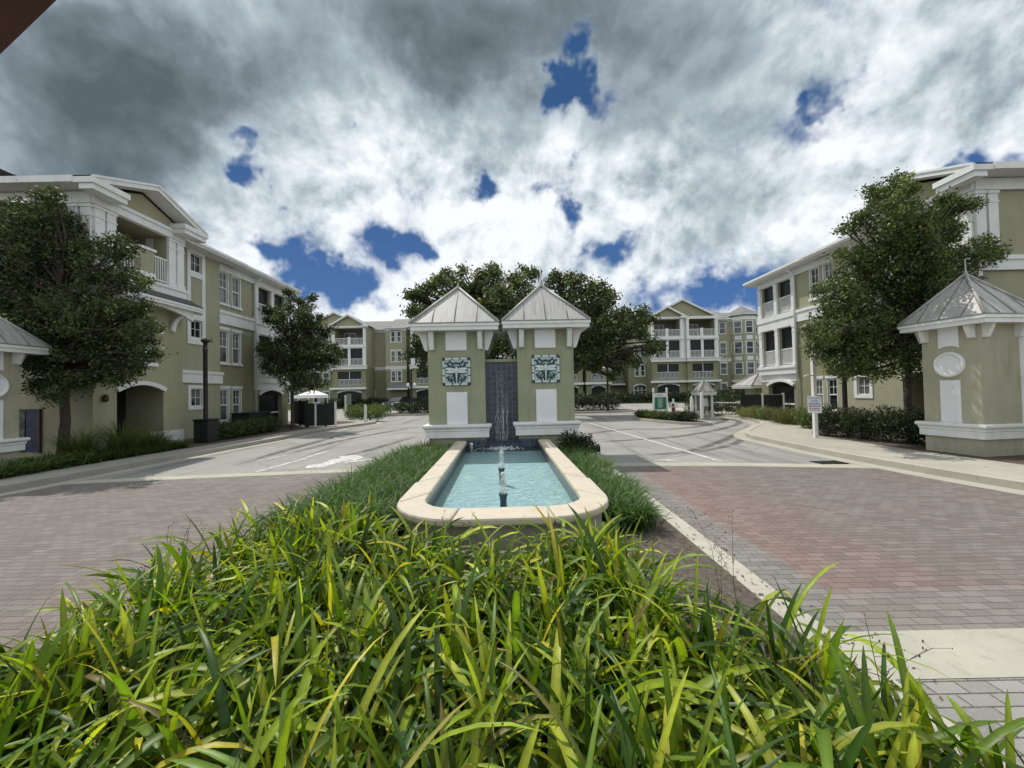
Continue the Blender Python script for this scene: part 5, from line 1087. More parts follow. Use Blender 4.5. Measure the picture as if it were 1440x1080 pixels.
def bed_ok(x, y):
    xl = -3.15 if y < 4.2 else -3.15 + (y - 4.2) * .8
    xr = 2.1 if y < 1.9 else max(1.1, 2.02 - (y - 1.9) * .80)
    if y > 4.05 + .35 * (abs(x + .15) / 1.4) ** 2 and -1.75 < x < 1.5: return False
    return xl < x < xr and -.9 < y < 5.0
G = []
while len(G) < 860:
    x, y = R_.uniform(-3.2, 2.2), R_.uniform(-.9, 5.0)
    if bed_ok(x, y) and not (abs(x) < .32 and y < .75) and not (x * x + y * y < .3) and not (x > .9 and y < 1.25): G.append((x, y))
P, AZ, LN, WD, T0, T1, C0, C1 = [], [], [], [], [], [], [], []
pal = [((.125, .205, .024), .32), ((.050, .105, .018), .27), ((.265, .345, .030), .24), ((.42, .46, .05), .12), ((.24, .22, .06), .01), ((.50, .44, .05), .04)]
for gx, gy in G:
    fan = R_.uniform(0, 2 * PI); vig = R_.uniform(.8, 1.25); tonek = R_.uniform(.8, 1.2); edge = 1.0
    for k in range(R_.randint(6, 10)):
        up_ = R_.random() < .30; a = fan + (0 if k % 2 else PI) + R_.gauss(0, .55); L_ = R_.uniform(.38, .72) * vig if up_ else R_.uniform(.48, .92) * vig; r = R_.random(); acc = 0
        for c, pr in pal:
            acc += pr
            if r <= acc: break
        P.append((gx + R_.gauss(0, .03), gy + R_.gauss(0, .03), .10)); AZ.append(a); LN.append(L_); WD.append(R_.uniform(.021, .052) * (.8 + .3 * vig))
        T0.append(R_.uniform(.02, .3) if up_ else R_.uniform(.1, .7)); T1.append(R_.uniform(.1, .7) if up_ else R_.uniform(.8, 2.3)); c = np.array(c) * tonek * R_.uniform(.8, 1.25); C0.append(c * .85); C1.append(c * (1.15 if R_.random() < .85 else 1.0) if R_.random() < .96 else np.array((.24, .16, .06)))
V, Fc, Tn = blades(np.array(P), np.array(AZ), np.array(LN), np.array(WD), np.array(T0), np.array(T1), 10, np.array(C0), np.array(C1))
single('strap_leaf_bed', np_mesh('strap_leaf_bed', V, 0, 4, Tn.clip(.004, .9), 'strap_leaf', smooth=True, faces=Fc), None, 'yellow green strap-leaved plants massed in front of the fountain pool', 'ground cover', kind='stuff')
# dead leaves low down in the bed
n = 3000; pts = []
while len(pts) < n:
    x, y = R_.uniform(-3.2, 2.2), R_.uniform(-.9, 5.0)
    if bed_ok(x, y): pts.append((x, y, .1))
c = np.array([.12, .088, .05]) * NP.uniform(.5, 1.5, (n, 1))
V, Fc, Tn = blades(np.array(pts), NP.uniform(0, 6.28, n), NP.uniform(.2, .45, n), NP.uniform(.008, .02, n), NP.uniform(.4, 1.2, n), NP.uniform(.5, 1.4, n), 6, c, c * .8)
single('dead_leaves', np_mesh('dead_leaves', V, 0, 4, Tn, 'dry_leaf', faces=Fc), None, 'dry brown dead leaves lying among the strap-leaved plants', 'dead leaves', kind='stuff')
n = 900; pts = []
while len(pts) < n:
    r = R_.random()
    if r < .45: x, y, z = R_.gauss(2.30, .22), R_.uniform(2.5, 11), .084
    elif r < .6: x, y, z = R_.gauss(-3.25, .2), R_.uniform(3, 11), .084
    elif r < .8: x, y, z = R_.uniform(1.2, 2.1), R_.uniform(3.2, 5.2), .106
    else: x, y, z = R_.uniform(8.5, 11.5), R_.uniform(8, 15), .158
    if x > 2.46 and z < .1: z = .012
    if x < -3.41 and z < .1: z = .012
    if 1.2 < x < 2.14 and z < .1: z = .106
    pts.append((x, y, z))
V, Fc = leaf_quads(np.array(pts), .035, 6.0, 2.4); Tn = np.repeat(np.array([.13, .085, .045]) * NP.uniform(.4, 1.6, (n, 1)), 4, 0)
single('fallen_leaves', np_mesh('fallen_leaves', V, 0, 4, Tn.clip(.003, .9), 'dry_leaf', faces=Fc), None, 'small brown fallen leaves scattered on the kerbs, soil and pavement', 'fallen leaves', kind='stuff')
# thin dark flower stalks with seed heads
mb = MB(); 
for k in range(95):
    while True:
        x, y = R_.uniform(-3.2, 2.25), R_.uniform(.9, 4.6)
        if bed_ok(x, y) or (x > 1.6 and y < 4.2): break
    h = R_.uniform(.45, .78); a = R_.uniform(0, 2 * PI); l = R_.uniform(.05, .3); pp = [Vector((x, y, .1)), Vector((x + l * .3 * math.cos(a), y + l * .3 * math.sin(a), .1 + h * .55)), Vector((x + l * math.cos(a), y + l * math.sin(a), .1 + h))]
    mb.tube(pp, [.0028, .002, .0014], 4)
    for j in range(R_.randint(3, 8)):
        s_ = pp[1].lerp(pp[2], R_.uniform(.4, 1)); e = s_ + Vector((R_.gauss(0, .045), R_.gauss(0, .045), R_.uniform(.0, .07))); mb.tube([s_, e], [.0012, .001], 3)
        r = R_.uniform(.003, .007); mb.add([(e.x + i * r, e.y + j_ * r, e.z + k_ * r * 1.6) for i, j_, k_ in ((1, 0, 0), (-1, 0, 0), (0, 1, 0), (0, -1, 0), (0, 0, 1), (0, 0, -1))], [(0, 2, 4), (2, 1, 4), (1, 3, 4), (3, 0, 4), (2, 0, 5), (1, 2, 5), (3, 1, 5), (0, 3, 5)], raw=True)
mat('seed_stalk', (.055, .042, .024), .8, .3, 20)
single('seed_stalks', mb, 'seed_stalk', 'thin dark seed stalks standing up out of the strap-leaved plants', 'seed stalks', kind='stuff')
# mondo grass along both flanks of the pool
def grass_patch(name, label, region, n, ln, wd, tone, z=.1, th=(.1, .5), dr=(.9, 2.0), rows=6, tuft=9, var=.3, cat='grass', kind='stuff'):
    pts, az = [], []
    while len(pts) < n:
        x, y = region(); fan = R_.uniform(0, 6.28)
        for k in range(tuft): pts.append((x + R_.gauss(0, .035), y + R_.gauss(0, .035), z)); az.append(R_.uniform(0, 6.28))
    m = len(pts); c = tones(tone, m, var, .15)
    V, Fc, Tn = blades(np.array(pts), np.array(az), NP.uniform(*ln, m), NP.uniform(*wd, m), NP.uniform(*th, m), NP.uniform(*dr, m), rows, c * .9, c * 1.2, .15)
    return single(name, np_mesh(name, V, 0, 4, Tn.clip(.004, .9), 'grass_leaf', smooth=True, faces=Fc), None, label, cat, kind=kind)
def reg_r():
    while True:
        y = R_.uniform(5.35, 11.2); x = R_.uniform(1.22, 2.1)
        cx = -.31 - .025 * (y - 11.8) + 1.47
        if y < 5.3: cx += (y - 5.3) * .9
        if x > cx and x < 1.92 + .1 * math.sin(y * 3): return x, y
def reg_l():
    while True:
        y = R_.uniform(4.9, 11.6); x = R_.uniform(-3.12, -1.6)
        cx = -.31 - .025 * (y - 11.8) - 1.47
        if x < cx: return x, y
GR = (.066, .128, .032)
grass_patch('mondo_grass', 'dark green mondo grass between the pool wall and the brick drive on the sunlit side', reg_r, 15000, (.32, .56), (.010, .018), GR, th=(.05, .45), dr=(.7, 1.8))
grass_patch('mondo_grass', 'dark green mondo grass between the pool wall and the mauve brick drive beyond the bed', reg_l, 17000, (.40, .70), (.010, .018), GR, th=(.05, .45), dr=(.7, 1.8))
# --- shrubs and hedges
def hedge(name, label, pts, width, h, leaf, tone, n, z=.13, cat='hedge', group=None, bump=.12, m='shrub_leaf', var=.3):
    P_ = [Vector((*p, 0)) for p in pts]; seg = [(b - a).length for a, b in zip(P_, P_[1:])]; tot = sum(seg); cl = []
    loc = (P_[0].x, P_[0].y, z); k = max(2, int(tot / (width * .55)))
    for i in range(k + 1):
        x = tot * i / k; j = 0
        while j < len(seg) - 1 and x > seg[j]: x -= seg[j]; j += 1
        c = P_[j].lerp(P_[j + 1], min(1, x / max(seg[j], 1e-6)))
        hh = h * R_.uniform(1 - bump, 1 + bump); cl.append(((c.x + R_.gauss(0, .05), c.y + R_.gauss(0, .05), z + hh * .52), (width * .56, width * .56, hh * .55), n))
    T = Thing(name, label, cat, loc, group); T.part('foliage', foliage_mesh('foliage', cl, leaf, tone, loc, per=8, spread=leaf * .9, var=var, matname=m, lo=.15), None)
    mb = MB(); mb.tube([(p.x, p.y, z - .05) for p in P_], .02, 4)
    for c, r, _ in cl:
        for q_ in range(4):
            a = R_.uniform(0, 6.28); mb.tube([(c[0] + R_.gauss(0, .05), c[1] + R_.gauss(0, .05), z - .02), (c[0] + .5 * r[0] * math.cos(a), c[1] + .5 * r[1] * math.sin(a), z + h * .6)], [.014, .006], 4)
    T.part('stems', mb, 'bark'); return T
hedge('hedge', 'long dark hedge between the medallion pier and the tow-away sign post', [(11.6, 14.7), (11.9, 13.6), (12.15, 12.6), (12.4, 11.7)], 1.05, 1.05, .065, (.045, .060, .028), 420, bump=.07)
hedge('hedge', 'low clipped green hedge at the foot of the shaded block beside the lamp post', [(-12.95, 17.8), (-12.95, 19.5), (-13.0, 21.3)], .95, .74, .07, (.060, .095, .030), 330, bump=.05)
hedge('shrub', 'tall leafy green shrub seen through the gap between the two fountain towers', [(-.8, 14.2), (-.3, 14.2), (.15, 14.2)], 1.0, 3.75, .12, (.085, .115, .04), 330, z=.1, cat='shrub')
hedge('shrub', 'loose dark green bush at the foot of the rod-topped tower', [(1.55, 11.15), (2.0, 11.25)], .62, .72, .06, (.034, .046, .020), 170, z=.1, cat='shrub', bump=.2)
def spiky(name, label, x, y, z, n, ln, wd, tone, th=(.05, .9), dr=(.1, .6), cat='plant', group=None, spread=.08, z2=None):
    pts = np.array([(x + R_.gauss(0, spread), y + R_.gauss(0, spread), z) for _ in range(n)]); c = tones(tone, n, .35, .2)
    V, Fc, Tn = blades(pts, NP.uniform(0, 6.28, n), NP.uniform(*ln, n), NP.uniform(*wd, n), NP.uniform(*th, n), NP.uniform(*dr, n), 7, c, c * 1.15, .2)
    return single(name, np_mesh(name, V, 0, 4, Tn.clip(.004, .9), 'grass_leaf', (x, y, z), smooth=True, faces=Fc), None, label, cat, group, loc=(x, y, z))
spiky('cordyline', 'reddish brown spiky cordyline at the foot of the short-spiked tower', -2.55, 11.45, .1, 70, (.4, .72), (.02, .04), (.095, .048, .036))
# bed by the shaded pier: ferny ground cover with taller grass clumps
def reg_b():
    y = R_.uniform(8.2, 15.2); return R_.uniform(-13.6, -12.45), y
grass_patch('ground_cover', 'low green ground cover in the bed between the shaded pier and the pavement', reg_b, 11000, (.24, .58), (.012, .03), (.070, .112, .032), .13, (.2, 1.0), (.5, 1.4))
for i, (x, y, k) in enumerate(((-12.9, 13.1, 1.15), (-12.85, 14.2, .8), (-13.2, 12.2, 1.0))):
    spiky('ornamental_grass', ('tall fine ornamental grass clump in front of the dark arched doorway', 'short ornamental grass clump at the kerb side end of the shaded bed', 'fine ornamental grass clump under the dark street tree')[i], x, y, .13, 520, (.7 * k, 1.35 * k), (.009, .016), (.095, .125, .038), (.0, .5), (.5, 1.5), 'ornamental grass', 'ornamental grasses in the shaded bed', .13)
for i, (u, v, Y, k) in enumerate(((1052, 585, 24.5, .9), (1066, 588, 23.2, 1.0), (1082, 589, 22.0, 1.0), (1100, 592, 20.5, 1.05), (1112, 595, 19.4, 1.1))):
    p = at(u, v, Y)
    spiky('ornamental_grass', ('pale clump of ornamental grass nearest the mesh gate, first of the row', 'second tawny grass clump along the curving pavement, counted from the mesh gate', 'third tawny grass clump, in front of the screened arch', 'fourth tawny grass clump, below the end of the screened arch', 'last and darkest grass clump of the row, next to the bright yellow green shrub')[i], p.x, p.y, .13, 420, (.55 * k, .98 * k), (.012, .022), ((.16, .18, .06), (.15, .155, .06), (.105, .12, .045), (.095, .095, .04), (.10, .10, .042))[i], (.0, .6), (.4, 1.3), 'ornamental grass', 'grass clumps along the curving pavement', .28)
p = at(1130, 590, 17.6); hedge('shrub', 'bright yellow green shrub between the last grass clump and the tow-away sign', [(p.x, p.y), (p.x + .2, p.y - .4)], .6, .92, .06, (.12, .16, .035), 130, cat='shrub')

# ------------------------------------------------------------------ small islands, hedges and drives beyond
def ellipse(cx, cy, a, b, rot, n=28): return [(cx + a * math.cos(2 * PI * k / n) * math.cos(rot) - b * math.sin(2 * PI * k / n) * math.sin(rot), cy + a * math.cos(2 * PI * k / n) * math.sin(rot) + b * math.sin(2 * PI * k / n) * math.cos(rot)) for k in range(n)]
island(ellipse(9.35, 24.0, 3.2, 1.05, math.radians(108)), .16, .15, .14, 'kerb_concrete', 'mulch')
for k, (x, y) in enumerate(((8.5, 26.3), (8.85, 25.3), (9.2, 24.2))):
    hedge('shrub', ('bright green shrub at the far tip of the little island with the green board', 'yellow green shrub under the green board', 'mid green shrub next to the round dark one on the little island')[k], [(x, y), (x + .25, y - .5)], .95, .44, .08, ((.075, .115, .028), (.12, .165, .032), (.06, .085, .03))[k], 130, cat='shrub', group='shrubs on the little island')
hedge('shrub', 'round dark olive shrub at the near end of the little island', [(9.6, 22.9), (9.8, 22.3)], 1.1, .52, .08, (.035, .045, .024), 190, cat='shrub', group='shrubs on the little island')
island(ellipse(-9.2, 38.5, 3.4, 2.2, .1), .18, .15, .14, 'kerb_concrete', 'mulch')
hedge('hedge', 'round clipped hedge on the island around the far lamp post', [(-10.9, 38.6), (-9.0, 38.3), (-7.2, 38.8)], 1.4, 1.0, .12, (.05, .075, .03), 130, bump=.06)
island(ellipse(7.0, 36.5, 4.2, 2.4, 0), .18, .15, .14, 'kerb_concrete', 'mulch')
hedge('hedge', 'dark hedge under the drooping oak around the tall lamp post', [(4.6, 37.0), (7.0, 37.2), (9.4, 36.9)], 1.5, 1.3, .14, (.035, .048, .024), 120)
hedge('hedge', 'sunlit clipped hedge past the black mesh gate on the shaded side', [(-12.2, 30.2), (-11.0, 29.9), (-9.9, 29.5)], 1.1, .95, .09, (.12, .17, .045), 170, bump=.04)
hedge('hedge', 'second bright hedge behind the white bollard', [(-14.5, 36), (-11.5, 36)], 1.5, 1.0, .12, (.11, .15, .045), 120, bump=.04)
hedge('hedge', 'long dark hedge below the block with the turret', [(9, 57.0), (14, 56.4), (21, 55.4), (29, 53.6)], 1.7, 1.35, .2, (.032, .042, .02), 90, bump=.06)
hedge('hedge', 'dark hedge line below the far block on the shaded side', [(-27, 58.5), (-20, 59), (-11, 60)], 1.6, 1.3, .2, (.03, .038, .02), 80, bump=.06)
hedge('hedge', 'thick rounded hedge behind the white key-pad posts', [(12.9, 28.2), (14.2, 27.9), (15.4, 27.5)], 1.5, 1.3, .1, (.05, .072, .03), 190, bump=.12)
hedge('hedge', 'green hedge beside the hip-roofed kiosk', [(17.2, 27.2), (19.0, 26.4)], 1.4, 1.3, .1, (.07, .09, .035), 150)
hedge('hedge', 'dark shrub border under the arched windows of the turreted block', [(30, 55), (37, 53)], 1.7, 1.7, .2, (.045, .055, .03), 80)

# ------------------------------------------------------------------ street furniture
def lamp_post(x, y, z0, h, label, globe=False):
    T = Thing('lamp_post', label, 'lamp post', (x, y, z0), 'black lamp posts')
    mb = MB(); mb.lathe(x, y, [(.17, z0), (.17, z0 + .1), (.13, z0 + .25), (.10, z0 + .6), (.088, z0 + .7), (.082, z0 + h - .35), (.10, z0 + h - .33), (.10, z0 + h - .28), (.082, z0 + h - .26), (.08, z0 + h)], 14); T.part('pole', mb, 'black_metal')
    mb = MB(); mb.lathe(x, y, [(.085, z0 + h + .001), (.15, z0 + h + .05), (.16, z0 + h + .12), (.10, z0 + h + .16), (.03, z0 + h + .2)], 12); T.part('cap', mb, 'black_metal')
    if globe:
        for s in (-1, 1):
            mb = MB(); mb.tube([(x, y, z0 + h * .62), (x + s * .3, y, z0 + h * .62)], .03, 6); A_ = T.part('arm', mb, 'black_metal'); mb = MB(); mb.lathe(x + s * .3, y, [(.05, z0 + h * .62), (.16, z0 + h * .62 + .1), (.16, z0 + h * .62 + .25), (.04, z0 + h * .62 + .38)], 12); T.part('globe', mb, 'white_post', A_)
    else:
        mb = MB(); mb.tube([(x + .09, y, z0 + h + .06), (x + .28, y, z0 + h + .12), (x + .30, y - .05, z0 + h + .22)], [.02, .015, .01], 6); mb.tube([(x + .1, y, z0 + h + .04), (x + .42, y - .1, z0 + h + .03)], [.02, .012], 6); T.part('bracket_arm', mb, 'black_metal')
    return T
lamp_post(-13.05, 16.95, .13, 4.22, 'black lamp post rising from the utility cabinet by the shaded block')
lamp_post(13.85, 16.6, .13, 3.9, 'black lamp post half hidden by the street tree above the long dark hedge')
lamp_post(-9.4, 37.2, .14, 4.0, 'black lamp post with white globes on the round hedged island', True)
lamp_post(8.3, 34.6, .14, 5.6, 'tall black lamp post under the drooping oak', True)
T = Thing('utility_cabinet', 'low black utility cabinet at the base of the lamp post', 'utility cabinet', (-13.0, 16.9, .13))
mb = MB(); mb.box(-13.30, -12.68, 16.6, 17.2, .13, 1.06); T.part('cabinet_body', mb, 'black_metal', bevel=.02); mb = MB(); mb.box(-13.34, -12.64, 16.56, 17.24, 1.062, 1.12); T.part('lid', mb, 'dark_green_metal', bevel=.02)
for k in (0, 1): mb = MB(); mb.box(-13.27 + .29 * k, -13.0 + .29 * k, 16.575, 16.598, .22, .98); T.part('door', mb, 'dark_green_metal', bevel=.005)
T = Thing('condenser_unit', 'dark air conditioner unit behind the clipped hedge at the shaded block', 'air conditioner', (-14.3, 21.5, .13))
mb = MB(); mb.box(-14.75, -13.75, 20.9, 22.7, .13, 1.12); T.part('casing', mb, 'dark_green_metal', bevel=.03); mb = MB(); mb.box(-14.8, -13.7, 20.85, 22.75, 1.122, 1.18); T.part('lid', mb, 'black_metal', bevel=.02)
# tow-away sign on its square post
px_, py_ = 10.76, 14.2
T = Thing('sign_post', 'tall square white post with the blue lettered towing sign beside the long hedge', 'sign', (px_, py_, .14))
mb = MB(); mb.box(px_ - .06, px_ + .06, py_ - .06, py_ + .06, .14, 2.92); po = T.part('post', mb, 'white_post', bevel=.006); mb = MB(); mb.box(px_ - .09, px_ + .09, py_ - .09, py_ + .09, 2.922, 2.98); T.part('post_cap', mb, 'white_post', po, bevel=.01)
mat('sign_blue', (.03, .13, .36), .5, .1, 20); mat('sign_red', (.36, .06, .10), .5, .1, 20); mat('sign_green', (.012, .19, .095), .5, .12, 6); mat('sign_dark', (.03, .04, .035), .6, .1, 10)
sf = Fr(px_, py_, (.80, -.6), (.6, .80))
mb = MB(sf); mb.box(-.20, .20, -.105, -.09, 1.02, 1.62); pn = T.part('sign_panel', mb, 'white_panel', bevel=.004)
def text_part(T, parent, fr, txt, s, d, z, size, matname, width=None):
    cu = bpy.data.curves.new('lettering', 'FONT'); cu.body = txt; cu.size = size; cu.align_x = 'CENTER'; cu.extrude = .0012; cu.space_character = 1.02
    o = bpy.data.objects.new('lettering_tmp', cu); COL.objects.link(o); bpy.context.view_layer.update()
    me = bpy.data.meshes.new_from_object(o.evaluated_get(bpy.context.evaluated_depsgraph_get())); bpy.data.objects.remove(o); bpy.data.curves.remove(cu)
    xs = [v.co.x for v in me.vertices]; w0 = max(xs) - min(xs); k = width / w0 if width else 1
    for v in me.vertices: p = fr.p(s + v.co.x * k, d - v.co.z, z + v.co.y); v.co = Vector(p) - Vector(T.loc)
    me.materials.clear(); me.materials.append(MATS[matname]); me.name = 'lettering'; T.part('lettering', me, None, parent)
def scribble(T, parent, fr, s0, s1, d, z, h, matname, seed):
    """a line of small print too small to read in the photograph: word-shaped marks"""
    rr = random.Random(seed); mb = MB(fr); x = s0
    while x < s1 - .01:
        w_ = rr.uniform(.02, .07); e = min(x + w_, s1); mb.box(x, e, d - .002, d - .0005, z, z + h * rr.uniform(.75, 1)); x = e + .014
    T.part('small_print', mb, matname, parent)
text_part(T, pn, sf, 'TOW AWAY', 0, -.107, 1.51, .09, 'sign_blue', .34); text_part(T, pn, sf, 'ZONE', 0, -.107, 1.40, .10, 'sign_blue', .19)
for k in range(3): scribble(T, pn, sf, -.16, .16, -.106, 1.34 - k * .052, .03, 'sign_blue', k)
for k in range(2): scribble(T, pn, sf, -.17 + .03 * k, .15, -.106, 1.165 - k * .055, .034, 'sign_red', 9 + k)
T2 = T
mb = MB(); mb.tube([(px_ - .05, py_ - .05, 2.35), (px_ - .28, py_ - .1, 2.37), (px_ - .42, py_ - .14, 2.32)], [.02, .02, .035], 8); T.part('camera_arm', mb, 'white_post')
# green notice board on white posts
gx, gy = 9.35, 25.2
T = Thing('notice_board', 'green board between two white posts with knobbed tops on the little island', 'sign', (gx, gy, .14)); gf = Fr(gx, gy)
for s in (-1, 1):
    mb = MB(gf); mb.box(s * .42 - .05, s * .42 + .05, -.05, .05, .14, 1.78); p_ = T.part('post', mb, 'white_post', bevel=.006); mb = MB(gf); mb.lathe(s * .42, 0, [(.08, 1.781), (.08, 1.82), (.05, 1.84), (.075, 1.94), (.055, 2.02), (.01, 2.05)], 12); T.part('finial', mb, 'white_post', p_)
mb = MB(gf); mb.box(-.37, .37, -.03, .03, .70, 1.45); bd = T.part('board', mb, 'sign_green', bevel=.004); mb = MB(gf); mb.box(-.37, .37, -.035, .035, 1.452, 1.72); T.part('header_panel', mb, 'white_panel')
mb = MB(gf); mb.box(-.37, .37, -.04, .04, .65, .698); T.part('bottom_rail', mb, 'white_post')
for k in range(9): scribble(T, bd, gf, -.17 + .02 * (k % 2), .17 - .03 * (k % 3), -.031, 1.34 - k * .066, .034, 'white_post', 30 + k)
scribble(T, bd, gf, -.22, .12, -.036, 1.56, .05, 'sign_dark', 77)
T = Thing('call_box', 'small white call box with round finial on a rust red pedestal beside the green board', 'call box', (10.25, 25.4, .14)); cf = Fr(10.25, 25.4)
mb = MB(cf); mb.box(-.09, .09, -.09, .09, .14, .78); T.part('pedestal', mb, 'terracotta', bevel=.01); mb = MB(cf); mb.box(-.24, .24, -.12, .12, .782, 1.08); T.part('box', mb, 'white_post', bevel=.02); mb = MB(cf); mb.lathe(0, 0, [(.11, 1.081), (.09, 1.13), (.05, 1.15), (.075, 1.24), (.05, 1.32), (.01, 1.34)], 12); T.part('finial', mb, 'white_post')
mb = MB(cf); mb.box(-.14, .0, -.128, -.121, .85, 1.02); T.part('keypad', mb, 'sign_dark')
# kiosks with hip roofs
def kiosk(x, y, hw, ze, za, label, body, legs):
    T = Thing('kiosk', label, 'kiosk', (x, y, .13)); fr = Fr(x, y)
    seam_roof(T, fr, 0, 0, hw, ze, za, 2, .22)
    if legs:
        for a in (-1, 1):
            for b in (-1, 1): mb = MB(fr); mb.box(a * hw * .62 - .05, a * hw * .62 + .05, b * hw * .62 - .05, b * hw * .62 + .05, .13, ze - .2); T.part('leg', mb, 'white_post')
        mb = MB(fr); mb.box(-hw * .5, hw * .5, -hw * .1, hw * .4, .5, ze - .25); T.part('cabinet', mb, 'grey_plastic', bevel=.02); mb = MB(fr); mb.box(-hw * .36, hw * .36, -hw * .1 - .02, -hw * .1 - .002, .8, ze - .4); T.part('panel', mb, 'white_panel')
    else:
        mb = MB(fr); mb.box(-hw * body, hw * body, -hw * body, hw * body, .13, ze - .2); T.part('body', mb, 'tower_stucco', bevel=.01)
        for a in (-1, 1): mb = MB(fr); mb.box(a * hw * body * .5 - .1, a * hw * body * .5 + .1, -hw * body - .03, -hw * body - .002, .5, ze - .35); T.part('panel', mb, 'pier_stucco')
    return T
kiosk(12.3, 25.6, .56, 1.72, 2.45, 'little hip-roofed key-pad shelter on white legs beside the drive', .5, True)
kiosk(18.3, 29.6, 1.28, 2.08, 3.0, 'larger olive kiosk with a grey hip roof behind the black mesh gate', .5, False)
for k, (x, y, h, lab) in enumerate(((11.45, 24.1, 1.45, 'taller white square post in front of the key-pad shelter'), (10.95, 24.35, 1.2, 'shorter white square post with lamp head beside the key-pad shelter'), (-10.15, 27.5, 1.05, 'white bollard at the tip of the pavement past the shaded block'))):
    T = Thing('white_post', lab, 'post', (x, y, .14)); mb = MB(); mb.box(x - .075, x + .075, y - .075, y + .075, .13, .14 + h); p_ = T.part('post', mb, 'white_post', bevel=.008); mb = MB(); mb.lathe(x, y, [(.085, .141 + h), (.09, .17 + h), (.05, .2 + h), (.06, .25 + h), (.01, .30 + h)], 12); T.part('cap', mb, 'white_post', p_)
mb = MB(); mb.tube([(12.7, 25.4, 1.06), (13.6, 25.8, 1.0), (14.6, 26.2, .95), (15.3, 26.5, 1.05), (15.8, 26.7, 1.12)], .035, 8); single('barrier_rope', mb, 'rope_white', 'sagging white rope strung from the key-pad shelter to the mesh gate', 'rope')
def mesh_gate(x0, y0, x1, y1, h, label, n=3, pale=True):
    L = math.hypot(x1 - x0, y1 - y0); es = ((x1 - x0) / L, (y1 - y0) / L); fr = Fr(x0, y0, es, (-es[1], es[0])); T = Thing('mesh_gate', label, 'gate', (x0, y0, .13))
    for k in range(n + 1): s = L * k / n; mb = MB(fr); mb.box(s - .05, s + .05, -.05, .05, .13, h + .06); T.part('post', mb, 'white_post' if pale and k in (1, n) else 'black_metal')
    for k in range(n):
        a, b = L * k / n + .052, L * (k + 1) / n - .052; mb = MB(fr); mb.box(a, b, -.015, .015, .2, h - .06); T.part('mesh_panel', mb, 'black_metal'); mb = MB(fr); mb.box(a, b, -.03, .03, h - .058, h); T.part('top_rail', mb, 'grey_plastic' if k % 2 else 'dark_green_metal')
    return T
mesh_gate(14.6, 25.4, 17.0, 25.0, 1.5, 'black mesh gate panels beside the larger kiosk', 2)
mesh_gate(-12.4, 23.9, -10.75, 24.2, 1.55, 'black mesh gate panels with grey posts under the small bushy tree', 3)
mesh_gate(-12.4, 24.1, -14.6, 26.5, 1.7, 'tall black mesh screen running back from the gate under the small bushy tree', 2, False)
# white pole with a little notice
T = Thing('notice_post', 'slim white post carrying a small grey notice above the sunlit hedge', 'sign', (-13.6, 32.5, .13)); mb = MB(); mb.box(-13.66, -13.54, 32.44, 32.56, .13, 2.0); p_ = T.part('post', mb, 'white_post'); mb = MB(); mb.box(-13.5, -13.1, 32.4, 32.43, 1.2, 2.1); T.part('notice', mb, 'grey_plastic')
# white canopy tent
T = Thing('canopy_tent', 'bright white canopy tent behind the small bushy tree', 'tent', (-23.0, 44.0, 0)); mb = MB(); cx, cy = -23.0, 46.0
mb.add([(cx - 1.2, cy - 1.2, 2.1), (cx + 1.2, cy - 1.2, 2.1), (cx + 1.2, cy + 1.2, 2.1), (cx - 1.2, cy + 1.2, 2.1), (cx, cy, 2.7)], [(0, 1, 4), (1, 2, 4), (2, 3, 4), (3, 0, 4)]); T.part('roof', mb, 'tent_canvas')
mb = MB(); mb.box(cx - 1.2, cx + 1.2, cy - 2.02, cy - 1.2, 1.75, 2.099); mb.box(cx + 1.2, cx + 1.22, cy - 1.2, cy + 1.2, 1.75, 2.099); mb.box(cx - 1.22, cx - 1.2, cy - 1.2, cy + 1.2, 1.75, 2.099); T.part('valance', mb, 'tent_canvas')
for a in (-1, 1):
    for b in (-1, 1): mb = MB(); mb.box(cx + a * 1.15 - .03, cx + a * 1.15 + .03, cy + b * 1.15 - .03, cy + b * 1.15 + .03, 0, 2.09); T.part('leg', mb, 'white_post')
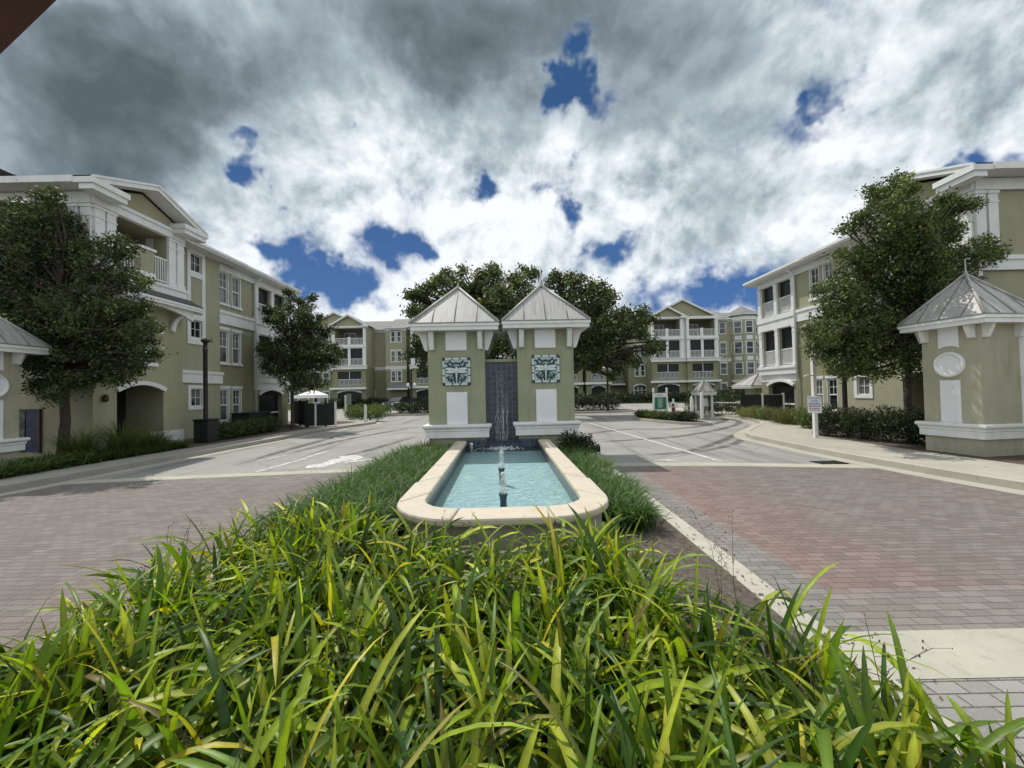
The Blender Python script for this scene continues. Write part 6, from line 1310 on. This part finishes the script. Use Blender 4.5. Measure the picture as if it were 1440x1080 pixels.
# parked cars
def parked_car(x, y, rz, label, paint, L=4.6, W_=1.82, Hh=1.62):
    T = Thing('parked_car', label, 'car', (x, y, 0), 'parked cars'); fr = Fr(x, y, (math.cos(rz), math.sin(rz)), (-math.sin(rz), math.cos(rz)))
    prof = [(-L / 2, .35), (-L / 2 - .02, .75), (-L / 2 + .05, .95), (-L * .24, 1.02), (-L * .11, Hh - .06), (L * .05, Hh), (L * .30, Hh - .05), (L * .42, 1.05), (L / 2, .95), (L / 2 + .02, .5), (L / 2 - .03, .33)]
    mb = MB(fr); mb.extr(prof, -W_ / 2, W_ / 2); T.part('body', mb, paint, bevel=.07)
    mb = MB(fr)
    for s in (-1, 1):
        d = s * (W_ / 2 + .004); mb.add([(-L * .20, d, 1.05), (-L * .10, d, Hh - .14), (L * .06, d, Hh - .10), (L * .06, d, 1.05)], [(0, 1, 2, 3)]); mb.add([(L * .08, d, 1.05), (L * .08, d, Hh - .10), (L * .29, d, Hh - .14), (L * .37, d, 1.07)], [(0, 1, 2, 3)])
    T.part('side_window', mb, 'car_glass'); mb = MB(fr); dx = .03; mb.add([(-L * .235 - dx, -W_ * .42, 1.06), (-L * .235 - dx, W_ * .42, 1.06), (-L * .115 - dx, W_ * .38, Hh - .10), (-L * .115 - dx, -W_ * .38, Hh - .10)], [(0, 1, 2, 3)]); T.part('windscreen', mb, 'car_glass')
    for a in (-L * .31, L * .31):
        for s in (-1, 1):
            mb = MB(fr); n = 18; r = .34; d0, d1 = s * (W_ / 2 - .18), s * (W_ / 2 + .015)
            mb.extr([(a + r * math.cos(2 * PI * k / n), .34 + r * math.sin(2 * PI * k / n)) for k in range(n)], d0, d1); wl = T.part('wheel', mb, 'rubber'); mb = MB(fr); mb.extr([(a + .21 * math.cos(2 * PI * k / n), .34 + .21 * math.sin(2 * PI * k / n)) for k in range(n)], d1 + s * .001, d1 + s * .012); T.part('rim', mb, 'chrome', wl)
    for s in (-1, 1): mb = MB(fr); mb.box(-L / 2 - .045, -L / 2 + .06, s * W_ * .38 - .14, s * W_ * .38 + .14, .68, .84); T.part('headlight', mb, 'headlight_glass', bevel=.02)
    return T
parked_car(-10.4, 50.5, .15, 'black car parked beyond the round hedged island', 'car_black'); parked_car(-14.6, 51.5, 1.2, 'black car parked nose out next to the round hedge, farther from the towers', 'car_black')
# overhead painted beam of the shelter the photographer stands beside
bd_ = Vector((-.911, .411, 0)); B0 = at(85, 0, 1.3); zb = B0.z; fr = Fr(B0.x, B0.y, (bd_.x, bd_.y), (bd_.y, -bd_.x))
e = .0
T = Thing('pergola_beam', 'dark maroon painted beam jutting in overhead at the corner of the view', 'beam', (B0.x + bd_.x * 5.5, B0.y + bd_.y * 5.5, 0))
mb = MB(fr)
mb.box(-6, 6.5, -.26, -.001, zb, zb + .26); T.part('beam', mb, 'maroon_paint', bevel=.01)
mb = MB(fr); mb.box(5.2, 5.42, -.24, -.02, 0, zb - .001); T.part('post', mb, 'maroon_paint', bevel=.01); mb = MB(fr); mb.box(-5.6, -5.38, -.24, -.02, 0, zb - .001); T.part('post', mb, 'maroon_paint', bevel=.01)
# keep the lens clear of leaves growing over the standpoint
